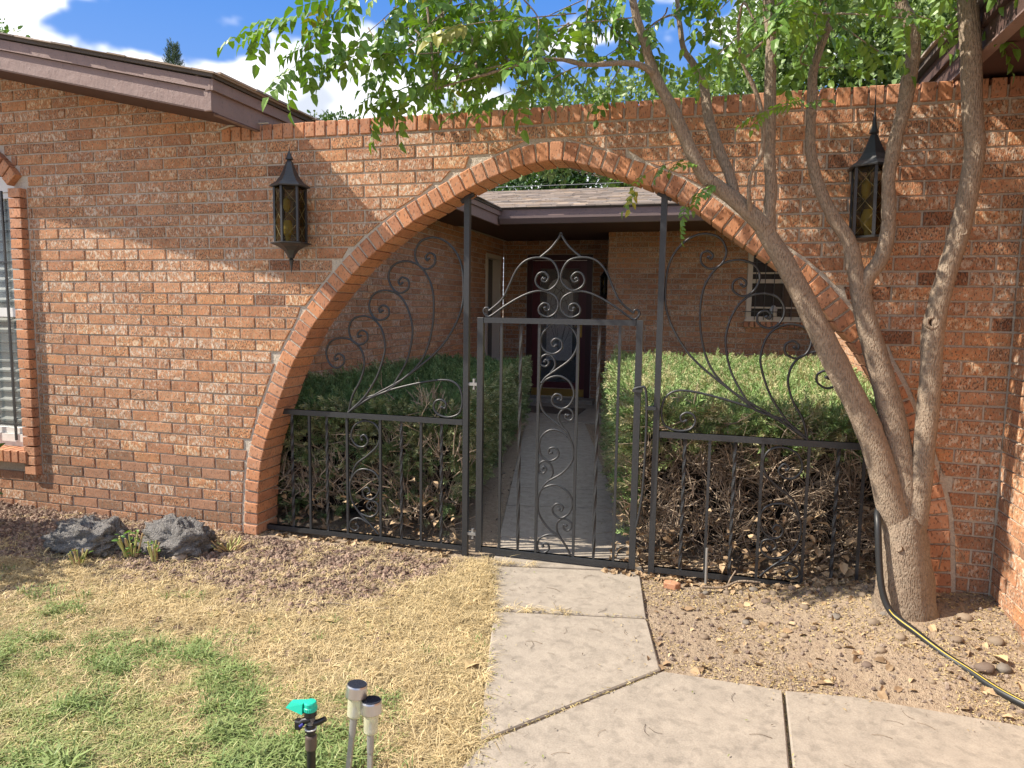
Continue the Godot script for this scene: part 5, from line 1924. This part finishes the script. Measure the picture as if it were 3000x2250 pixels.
func build_small_things() -> void:
	boulder("larger pitted grey lava boulder left of its neighbour by the wall", Vector3(-0.655, 0.06, 0.50), Vector3(0.50, 0.24, 0.32), 11)
	boulder("smaller dark lava boulder with a small tan stone before it", Vector3(-0.185, 0.06, 0.36), Vector3(0.42, 0.25, 0.29), 29)
	rng.seed = 71
	var tan := put(self, "field_stone", pebble_mesh(700, 0.25, 0.6), M.stone_tan, Transform3D(Basis.from_euler(Vector3(0.2, 0.5, 0.1)).scaled(Vector3.ONE * 0.085), Vector3(-0.075, 0.022, 0.475)))
	tag(tan, "small angular tan stone leaning on the darker lava boulder", "stone")
	stubble("clump of cut stalks growing before the larger lava boulder", Vector3(-0.505, 0.01, 0.72), 13, 7, 0.07, 0.09, 81)
	stubble("leafy cut plant growing between the two lava boulders", Vector3(-0.345, 0.015, 0.53), 14, 30, 0.10, 0.14, 82)
	stubble("few thin cut stalks before the darker lava boulder", Vector3(-0.175, 0.01, 0.545), 8, 5, 0.05, 0.12, 83)
	stubble("low fan of yellowed cut stalks on open gravel right of the boulders", Vector3(0.09, 0.005, 0.275), 20, 0, 0.12, 0.07, 84)
	stubble("bright green sprout pushing up against the wall behind the boulders", Vector3(-0.26, 0.01, 0.13), 4, 12, 0.05, 0.08, 85)
	var cl := thing("curled_leaf", "long pale curled dry leaf lying on dark gravel at the left", "leaf", Vector3(-0.80, 0.012, 0.66))
	var cg := Geo.new()
	cg.tube(smooth([Vector3(0.02, 0.07, -0.08), Vector3(-0.01, 0.035, -0.03), Vector3(-0.005, 0.008, 0.01), Vector3(0.04, 0.004, 0.02), Vector3(0.075, 0.018, 0.0)], 5), [0.003, 0.007, 0.010, 0.010, 0.009, 0.007, 0.004], 6, true, 0.35)
	part(cl, "blade", cg, M.straw)
	# garden hose
	var hz := thing("garden_hose", "black garden hose with a yellow stripe running from the tree trunk", "hose", Vector3(3.57, 0.1, 0.3))
	var hp := []
	for q in [[3.52, 0.545, 0.10], [3.462, 0.550, 0.155], [3.434, 0.53, 0.225], [3.43, 0.49, 0.265], [3.432, 0.42, 0.285], [3.438, 0.33, 0.30], [3.448, 0.24, 0.315], [3.466, 0.17, 0.33], [3.490, 0.13, 0.352], [3.52, 0.112, 0.385], [3.560, 0.095, 0.43], [3.600, 0.078, 0.49], [3.645, 0.062, 0.56], [3.70, 0.050, 0.64], [3.76, 0.040, 0.745], [3.83, 0.036, 0.83], [3.92, 0.034, 0.90], [3.98, 0.034, 0.99], [3.96, 0.034, 1.15]]:
		hp.append(Vector3(q[0], q[1], q[2]) - hz.position)
	var hs := smooth(hp, 6)
	var hg := Geo.new()
	hg.tube(hs, [0.0145], 12)
	part(hz, "tube", hg, M.hose)
	var hy := Geo.new()
	var off := []
	for i in hs.size():
		var tg: Vector3 = (hs[mini(i + 1, hs.size() - 1)] - hs[maxi(i - 1, 0)]).normalized()
		var seen := (Vector3(-0.22, 0.75, 0.8) + Vector3(0.25, 0.2, -0.2) * sin(i * 0.09)).normalized()
		off.append(hs[i] + (seen - tg * seen.dot(tg)).normalized() * 0.0128)
	hy.tube(off.slice(46), [0.0024], 6)
	part(hz, "stripe", hy, M.yellow)
	# pebbles on the dirt
	rng.seed = 72
	var pm := [pebble_mesh(710, 0.26, 0.60), pebble_mesh(711, 0.28, 0.66), pebble_mesh(712, 0.29, 0.54)]
	var row := [[2.82, 0.02, 0.05], [2.95, -0.03, 0.055], [3.04, 0.03, 0.06], [3.13, -0.02, 0.06], [3.20, 0.05, 0.052], [3.30, 0.03, 0.075], [2.72, 0.06, 0.045], [3.42, 0.10, 0.05], [3.0, 0.12, 0.055], [2.80, 0.14, 0.045], [3.16, 0.20, 0.05],
		[3.28, 0.30, 0.060], [3.50, 0.47, 0.062], [3.76, 0.62, 0.085], [3.71, 0.45, 0.065], [3.86, 0.42, 0.075], [3.83, 0.60, 0.07], [3.41, 0.56, 0.055], [3.34, 0.66, 0.05], [2.72, 0.55, 0.052], [2.62, 0.34, 0.035], [2.90, 0.36, 0.045], [3.05, 0.48, 0.048],
		[3.18, 0.40, 0.04], [2.78, 0.72, 0.03], [3.42, 0.36, 0.06], [3.76, 0.72, 0.04], [3.55, 0.74, 0.035], [3.90, 0.75, 0.05], [3.25, 0.55, 0.035], [2.95, 0.6, 0.03], [3.48, 0.28, 0.05], [3.80, 0.25, 0.08], [2.66, 0.12, 0.035]]
	var tones := [Color(0.33, 0.295, 0.26), Color(0.27, 0.27, 0.275), Color(0.38, 0.335, 0.285), Color(0.22, 0.185, 0.175), Color(0.30, 0.26, 0.225)]
	var words := ["tan", "grey", "pale buff", "dark brown", "brown"]
	for k in row.size():
		var q: Array = row[k]
		var m := mat(tones[k % 5].linear_to_srgb(), 0.85)
		m.albedo_texture = M.concrete.albedo_texture
		m.uv1_triplanar = true
		m.uv1_scale = Vector3.ONE * 1.5
		m.albedo_color = (tones[k % 5] * 2.1).linear_to_srgb()
		var o := put(self, "pebble", pm[k % 3], m, Transform3D(Basis.from_euler(Vector3(rf(-0.2, 0.2), rf(0, 6), rf(-0.2, 0.2))).scaled(Vector3.ONE * q[2] * 0.86), Vector3(q[0], ground_y(q[0], q[1]) + q[2] * 0.06, q[1])))
		var zone := 0 if q[1] < 0.1 else (1 if q[0] > 3.4 else 2)
		var nth := 0
		for other in row:
			var oz := 0 if other[1] < 0.1 else (1 if other[0] > 3.4 else 2)
			if oz == zone and (other[0] < q[0] or (other[0] == q[0] and other[1] < q[1])):
				nth += 1
		var count: String = ["first", "second", "third", "fourth", "fifth", "sixth", "seventh", "eighth", "ninth", "tenth", "eleventh", "twelfth", "thirteenth", "fourteenth", "fifteenth", "sixteenth"][nth]
		var where: String = ["%s rounded pebble, %s from the gate along the right fence foot", "%s rounded pebble near the hose, %s counted from the tree side", "%s rounded pebble on bare dirt, %s counted out from the path"][zone]
		tag(o, where % [words[k % 5], count], "pebble", "pebbles on the dirt under the tree")
	var shard := thing("brick_shard", "pinkish brick shard on the dirt beside the gate post", "shard", Vector3(2.55, 0.012, 0.03))
	var sg := Geo.new()
	sg.slab_face([Vector3(-0.04, 0.02, 0.02), Vector3(0.02, 0.018, 0.03), Vector3(0.045, 0.016, -0.005), Vector3(0.0, 0.02, -0.03), Vector3(-0.035, 0.022, -0.015)], Vector3.UP, 0.03, 0.004, true)
	part(shard, "chip", sg, smooth_mats[4])
	var stake := thing("metal_stake", "short grey metal stake standing before the right fence panel", "stake", Vector3(2.718, 0.0, -0.05))
	var kg := Geo.new()
	kg.tube([Vector3(0, -0.02, 0), Vector3(-0.002, 0.20, 0)], [0.0075], 8)
	part(stake, "rod", kg, M.dull_steel)
	for s in [["gnarled grey stick lying before the right fence panel", [[2.70, 0.03, 0.05], [2.80, 0.028, 0.02], [2.88, 0.05, -0.02], [2.98, 0.04, -0.03]], 0.009], ["thin brown stick lying on straw near the gravel", [[0.92, 0.02, 0.80], [1.05, 0.022, 0.765], [1.2, 0.02, 0.76], [1.32, 0.018, 0.73]], 0.005], ["small twig standing in the dirt by the metal stake", [[2.82, 0.0, 0.0], [2.83, 0.05, -0.01], [2.86, 0.10, -0.03]], 0.007], ["thin looped dry twig arching at the foot of the right pier", [[3.74, 0.13, 0.06], [3.76, 0.23, 0.05], [3.81, 0.235, 0.05], [3.86, 0.14, 0.07]], 0.003]]:
		var w := thing("stick", s[0], "stick", Vector3(s[1][0][0], 0, s[1][0][2]))
		var pts := []
		for q in s[1]:
			pts.append(Vector3(q[0], q[1] + gh(q[0], q[2]), q[2]) - w.position)
		var wg := Geo.new()
		wg.tube(smooth(pts, 4), [s[2], s[2] * 0.9, s[2] * 0.8, s[2] * 0.6], 6)
		part(w, "wood", wg, M.bark)
	for q in [["pale broad dry leaf lying on the straw", [1.13, 0.93], 0.075, 0.3], ["yellow curled dry leaf at the left edge of the path", [1.85, 1.12], 0.085, 1.2], ["crumpled tan dry leaf near the right house wall", [3.83, 0.56], 0.07, 2.0], ["small tan dry leaf on the lawn", [0.45, 1.34], 0.05, 4.0]]:
		var lf := thing("dry_leaf", q[0], "leaf", Vector3(q[1][0], ground_y(q[1][0], q[1][1]) + 0.018, q[1][1]))
		lf.rotation.y = q[3]
		var lg := Geo.new()
		leaf_blade(lg, Vector3(-q[2] * 0.5, 0.004, 0), Vector3(1, 0, 0), Vector3.UP, q[2], q[2] * 0.6, 0.16)
		part(lf, "blade", lg, M.straw)

func build_lawn_fittings() -> void:
	# impact sprinkler
	var at := Vector3(1.66, 0.014, 1.962)
	var t := thing("lawn_sprinkler", "black impact sprinkler with teal deflector on a riser in the lawn", "sprinkler", at)
	var r := Geo.new()
	r.lathe(Vector3.ZERO, [[0.0, -0.05], [0.0125, -0.05], [0.0125, 0.150], [0.0150, 0.152], [0.0150, 0.154]], 16)
	part(t, "riser", r, M.black_plastic)
	var sl := Geo.new()
	sl.lathe(Vector3.ZERO, [[0.0155, 0.154], [0.0165, 0.157], [0.0165, 0.190], [0.0155, 0.194], [0.012, 0.196]], 16)
	part(t, "coupling", sl, M.sleeve)
	var nk := Geo.new()
	nk.lathe(Vector3.ZERO, [[0.012, 0.194], [0.0125, 0.206], [0.0165, 0.208], [0.0165, 0.214], [0.0135, 0.216], [0.0135, 0.224], [0.0105, 0.228], [0.0105, 0.252], [0.0175, 0.254], [0.0175, 0.268], [0.0, 0.269]], 16)
	part(t, "body", nk, M.black_plastic)
	var rg := Geo.new()
	rg.lathe(Vector3.ZERO, [[0.0136, 0.214], [0.0172, 0.2145], [0.0172, 0.2165], [0.0136, 0.217]], 16)
	part(t, "washer", rg, M.white)
	var sp := Geo.new()
	var coil := []
	for k in 60:
		coil.append(Vector3(cos(k * 0.7) * 0.0122, 0.230 + k * 0.0004, sin(k * 0.7) * 0.0122))
	sp.tube(coil, [0.0012], 4)
	part(t, "spring", sp, M.dull_steel)
	var nz := Geo.new()
	nz.tube([Vector3(0, 0.228, 0), Vector3(0.022, 0.234, -0.006), Vector3(0.040, 0.244, -0.012)], [0.010, 0.0085, 0.0075], 10)
	part(t, "nozzle", nz, M.black_plastic)
	var arm := Geo.new()
	arm.tube([Vector3(0.004, 0.246, 0.006), Vector3(-0.016, 0.240, 0.010), Vector3(-0.030, 0.228, 0.012)], [0.009, 0.010, 0.007], 6)
	arm.bbox(Vector3(-0.042, 0.212, 0.0), Vector3(-0.026, 0.240, 0.018), 0.003)
	part(t, "swing_arm", arm, M.black_plastic)
	var bl := Geo.new()
	bl.tube([Vector3(-0.012, 0.236, 0.017), Vector3(-0.022, 0.228, 0.020)], [0.005], 6)
	part(t, "spoon", bl, M.blue_plastic)
	var cap := Geo.new()
	cap.lathe(Vector3.ZERO, [[0.0175, 0.269], [0.0185, 0.270], [0.0185, 0.280], [0.0172, 0.281], [0.0172, 0.292], [0.0150, 0.295], [0.0, 0.296]], 24, 0.0, false)
	var dm := part(t, "cap", cap, M.teal)
	var df := Geo.new()
	df.hexa([Vector3(-0.072, 0.270, 0.012), Vector3(-0.016, 0.262, 0.019), Vector3(-0.016, 0.292, 0.016), Vector3(-0.058, 0.288, 0.010)], [Vector3(-0.072, 0.270, -0.004), Vector3(-0.016, 0.262, -0.014), Vector3(-0.016, 0.292, -0.012), Vector3(-0.058, 0.288, -0.004)])
	part(dm, "deflector", df, M.teal)
	for k in 20:
		var rb := Geo.new()
		var a := TAU * k / 20.0
		rb.tube([Vector3(cos(a) * 0.0186, 0.2715, sin(a) * 0.0186), Vector3(cos(a) * 0.0186, 0.2795, sin(a) * 0.0186)], [0.0009], 4)
		part(dm, "grip_rib", rb, M.teal)
	# two solar stake lights
	for q in [["solar stake light beside the sprinkler, the taller one farther from the path", Vector3(1.752, 0.0, 1.942), 0.355, Vector3(0.075, 0, -0.09)], ["solar stake light beside the sprinkler, the shorter one nearer the path", Vector3(1.820, 0.0, 1.925), 0.310, Vector3(0.0, 0, -0.06)]]:
		var l := thing("solar_light", q[0], "garden light", q[1], "solar lights on the lawn edge")
		l.rotation = Vector3(q[3].z, 0, -q[3].x)
		var h: float = q[2]
		var st := Geo.new()
		st.tube([Vector3(0, -0.1, 0), Vector3(0, h - 0.094, 0)], [0.0095], 4, true, 0.8, 0.0, true)
		part(l, "stake", st, M.dull_steel)
		var sock := Geo.new()
		sock.lathe(Vector3.ZERO, [[0.0098, h - 0.15], [0.0105, h - 0.10], [0.012, h - 0.096], [0.0, h - 0.094]], 14)
		part(l, "socket", sock, M.dull_steel)
		var ln := Geo.new()
		ln.lathe(Vector3.ZERO, [[0.0, h - 0.094], [0.017, h - 0.093], [0.0200, h - 0.089], [0.0222, h - 0.036]], 28, 0.0, false)
		part(l, "lens", ln, M.lens)
		var rf2 := Geo.new()
		rf2.lathe(Vector3.ZERO, [[0.013, h - 0.090], [0.010, h - 0.080], [0.004, h - 0.066], [0.0, h - 0.064]], 12)
		part(l, "reflector_cone", rf2, M.steel)
		var cp := Geo.new()
		cp.lathe(Vector3.ZERO, [[0.0222, h - 0.036], [0.0285, h - 0.0355], [0.0300, h - 0.033], [0.0292, h - 0.004], [0.0275, h], [0.0262, h - 0.001], [0.0, h - 0.0012]], 32)
		var cm := part(l, "cap", cp, M.steel)
		var pn := Geo.new()
		pn.lathe(Vector3.ZERO, [[0.0262, h - 0.0008], [0.0255, h + 0.0012], [0.0, h + 0.0014]], 28)
		part(cm, "solar_cell", pn, M.solar)


func build_background() -> void:
	rng.seed = 301
	far_tree("large pale green tree rising behind the house at right", Vector3(5.2, 0, -12.5), 6.0, [[0.0, 5.6, 0.0, 2.5], [-2.2, 4.9, 0.3, 1.6], [2.4, 6.4, 0.4, 2.4], [-0.8, 6.9, 0.2, 1.5], [3.8, 4.6, 0.8, 2.0], [1.6, 4.0, 1.0, 1.7], [-4.2, 5.3, 0.0, 1.25], [-6.2, 5.35, 0.2, 0.95], [-8.2, 5.25, 0.0, 0.8]], 4300, Color(0.17, 0.27, 0.09), Color(0.29, 0.39, 0.16))
	far_tree("pale green tree behind the roof, right of the dark one under the arch", Vector3(2.6, 0, -13.0), 4.5, [[0.0, 4.3, 0.0, 1.25], [-1.3, 3.9, 0.2, 0.9], [1.2, 4.5, 0.0, 1.1]], 1500, Color(0.21, 0.35, 0.08), Color(0.34, 0.48, 0.14))
	far_tree("dark green tree behind the roof under the arch top", Vector3(-2.2, 0, -16.0), 5.0, [[0.0, 4.4, 0.0, 1.3], [-1.5, 4.6, 0.2, 0.75], [1.6, 4.7, 0.0, 1.25], [0.7, 5.6, 0.0, 1.0]], 800, Color(0.055, 0.125, 0.05), Color(0.10, 0.19, 0.065))
	far_tree("rounded small tree top showing above the coping left of the leaves", Vector3(-8.75, 0, -16.8), 6.0, [[0.0, 6.35, 0.0, 0.85], [-0.55, 6.1, 0.1, 0.6], [0.6, 6.2, 0.0, 0.62]], 520, Color(0.08, 0.15, 0.05), Color(0.12, 0.20, 0.07))
	far_tree("bright tree branch showing over the roof at the far left", Vector3(-13.9, 0, -9.6), 7.0, [[0.0, 6.5, 0.0, 0.9], [0.5, 6.9, 0.1, 0.55], [-1.2, 7.4, 0.2, 1.2]], 520, Color(0.12, 0.24, 0.06), Color(0.20, 0.33, 0.09))
	# the spire-like conifer
	var t := thing("conifer", "narrow dark conifer spire standing behind the left roof", "tree", Vector3(-16.05, 0, -18.2), "trees rising behind the house")
	var tr := Geo.new()
	tr.tube([Vector3.ZERO, Vector3(0.02, 5, 0), Vector3(0, 10.3, 0)], [0.2, 0.13, 0.02], 8)
	part(t, "trunk", tr, M.bark)
	var ts := []
	var cs := []
	for k in 1500:
		var y := 10.55 - 6.0 * pow(rng.randf(), 0.75)
		var a := rf(0, TAU)
		var r := 0.02 + (10.6 - y) * 0.30 * (0.8 + 0.3 * bump.get_noise_2d(a * 60, y * 50))
		r = minf(r, 0.85) * sqrt(rng.randf())
		var d := Vector3(cos(a) * 0.6, 1.0, sin(a) * 0.6)
		ts.append(Transform3D((aim(d, rf(-3, 3)) * Basis(Vector3(0, 0, 1), -PI / 2)).scaled(Vector3.ONE * rf(0.22, 0.36)), Vector3(cos(a) * r, y - 0.2, sin(a) * r)))
		cs.append(Color(0.045, 0.095, 0.05).lerp(Color(0.085, 0.14, 0.065), rng.randf()))
	scatter(t, "crown", juniper_spray(333), M.needle, ts, cs)
	var w := thing("overhead_wire", "thin overhead wire crossing behind the house roof", "wire", Vector3(-1.64, 3.75, -10.05))
	var wg := Geo.new()
	var wp := []
	for k in 21:
		var u := (k - 10) / 10.0
		wp.append(Vector3(2.65, 0.136, -0.76) * u * 6.0 + Vector3(0, 0.25 * u * u, 0))
	wg.tube(wp, [0.006], 5)
	part(w, "wire", wg, M.wire)


func _ready() -> void:
	# camera, sky, sun, exposure
	var cam := Camera3D.new()
	cam.name = "camera"
	cam.position = Vector3(2.7021, 1.4145, 3.6203)
	cam.basis = Basis(Vector3.UP, deg_to_rad(15.7824)) * Basis(Vector3.RIGHT, deg_to_rad(-6.1904)) * Basis(Vector3.BACK, deg_to_rad(0.8207))
	cam.fov = rad_to_deg(2.0 * atan(1125.0 / 2080.0))
	cam.near = 0.05
	cam.far = 600.0
	cam.current = true
	add_child(cam)
	var env := Environment.new()
	var pano := PanoramaSkyMaterial.new()
	pano.panorama = ImageTexture.create_from_image(sky_image())
	pano.energy_multiplier = 0.74
	var sky := Sky.new()
	sky.sky_material = pano
	env.background_mode = Environment.BG_SKY
	env.sky = sky
	env.tonemap_mode = Environment.TONE_MAPPER_LINEAR
	env.tonemap_exposure = 1.68
	env.sdfgi_enabled = true
	env.ssao_enabled = true
	env.ssil_enabled = true
	var we := WorldEnvironment.new()
	we.name = "world_environment"
	we.environment = env
	add_child(we)
	var sun := DirectionalLight3D.new()
	sun.name = "sun"
	sun.light_energy = 1.6
	sun.light_color = Color(1.0, 0.955, 0.89)
	sun.light_angular_distance = 0.5
	sun.shadow_enabled = true
	sun.basis = Basis.looking_at(-Vector3(-1.0, 1.04, 0.40), Vector3.UP)
	add_child(sun)

	rng.seed = 20
	bump.noise_type = FastNoiseLite.TYPE_SIMPLEX_SMOOTH
	bump.frequency = 0.05
	bump.fractal_octaves = 3
	bump.seed = 3
	make_materials()
	M.dark_board = tri_mat(M.fascia.albedo_texture, 1.2, Color(0.62, 0.56, 0.54), 0.8, M.fascia.heightmap_texture, 0.5)
	M.dark_maroon = mat(lin(0.065, 0.020, 0.022), 0.4)
	M.inner_door = mat(lin(0.022, 0.014, 0.013), 0.35)
	M.knot = mat(lin(0.035, 0.027, 0.02), 1.0)
	M.knot.metallic_specular = 0.0
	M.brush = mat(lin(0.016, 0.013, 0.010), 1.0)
	M.needle = mat(Color.WHITE, 0.7)
	M.needle.vertex_color_use_as_albedo = true
	M.needle.backlight_enabled = true
	M.needle.backlight = Color(0.25, 0.3, 0.15)
	M.stone_tan = mat(lin(0.32, 0.26, 0.20), 0.9)
	M.stalk = mat(lin(0.40, 0.40, 0.14), 0.7)
	M.stalk_b = mat(lin(0.42, 0.30, 0.15), 0.8)
	M.straw = mat(lin(0.55, 0.42, 0.22), 0.8)
	M.sleeve = mat(lin(0.10, 0.075, 0.065), 0.3)
	make_brick_meshes()

	build_ground()
	build_arch_wall()
	build_left_wing()
	build_right_wing()
	build_main_house()

	fence_panel("iron fence panel with scroll fan before the shaded hedge, left of the gate", 0.0)
	build_gate()
	fence_panel("iron fence panel with scroll fan before dead brushwood, right of the gate", 1.9105)
	lantern("amber glass iron lantern with drop finial on the sunlit wall left of the arch", Vector3(0.432, 1.742, 0.122), 1.0, true, 0.0, 0.0)
	lantern("tilted iron lantern without drop finial half hidden by the tree trunks", Vector3(3.345, 1.735, 0.120), 1.0, false, 0.16, 0.02)
	lantern("small dark lantern on the wall beside the maroon front door", Vector3(1.16, 1.60, -6.70), 0.85, true, 0.02, 0.0, -6.80)

	build_tree()
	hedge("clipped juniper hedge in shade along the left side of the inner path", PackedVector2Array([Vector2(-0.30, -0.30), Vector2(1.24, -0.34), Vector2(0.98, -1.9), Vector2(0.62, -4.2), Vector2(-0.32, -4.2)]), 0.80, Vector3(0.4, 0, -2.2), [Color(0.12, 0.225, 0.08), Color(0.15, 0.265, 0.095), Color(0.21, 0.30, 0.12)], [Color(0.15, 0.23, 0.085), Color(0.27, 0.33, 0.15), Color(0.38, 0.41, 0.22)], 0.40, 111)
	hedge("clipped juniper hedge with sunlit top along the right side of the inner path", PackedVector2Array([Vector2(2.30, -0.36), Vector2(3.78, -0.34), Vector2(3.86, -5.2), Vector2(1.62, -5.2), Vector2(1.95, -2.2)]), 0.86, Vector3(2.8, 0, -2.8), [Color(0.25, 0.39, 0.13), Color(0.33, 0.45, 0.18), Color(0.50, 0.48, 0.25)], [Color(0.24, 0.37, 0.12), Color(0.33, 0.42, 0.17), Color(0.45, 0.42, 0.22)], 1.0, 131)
	build_background()
	rng.seed = 88
	var bush := thing("shrub", "low leafy shrub growing on the gravel left of the lava boulders", "shrub", Vector3(-1.86, 0, 0.98))
	var st := Geo.new()
	for k in 5:
		st.tube([Vector3(rf(-0.04, 0.04), -0.02, rf(-0.04, 0.04)), Vector3(rf(-0.1, 0.1), 0.3, rf(-0.1, 0.1)), Vector3(rf(-0.3, 0.3), 0.75, rf(-0.25, 0.25))], [0.014, 0.011, 0.005], 6)
	part(bush, "stems", st, M.bark).set_meta("kind", "stuff")
	var bts := []
	var bcs := []
	for k in 420:
		var d := rv(1.0)
		bts.append(Transform3D(Basis.from_euler(rv(3.1)).scaled(Vector3.ONE * rf(0.35, 0.6)), Vector3(0, 0.58, 0) + d * Vector3(0.40, 0.42, 0.36)))
		bcs.append(Color(0.10, 0.19, 0.05).lerp(Color(0.16, 0.26, 0.06), rng.randf()))
	scatter(bush, "foliage", clump_mesh(), M.leaf, bts, bcs)
	build_ground_cover()
	build_small_things()
	build_lawn_fittings()
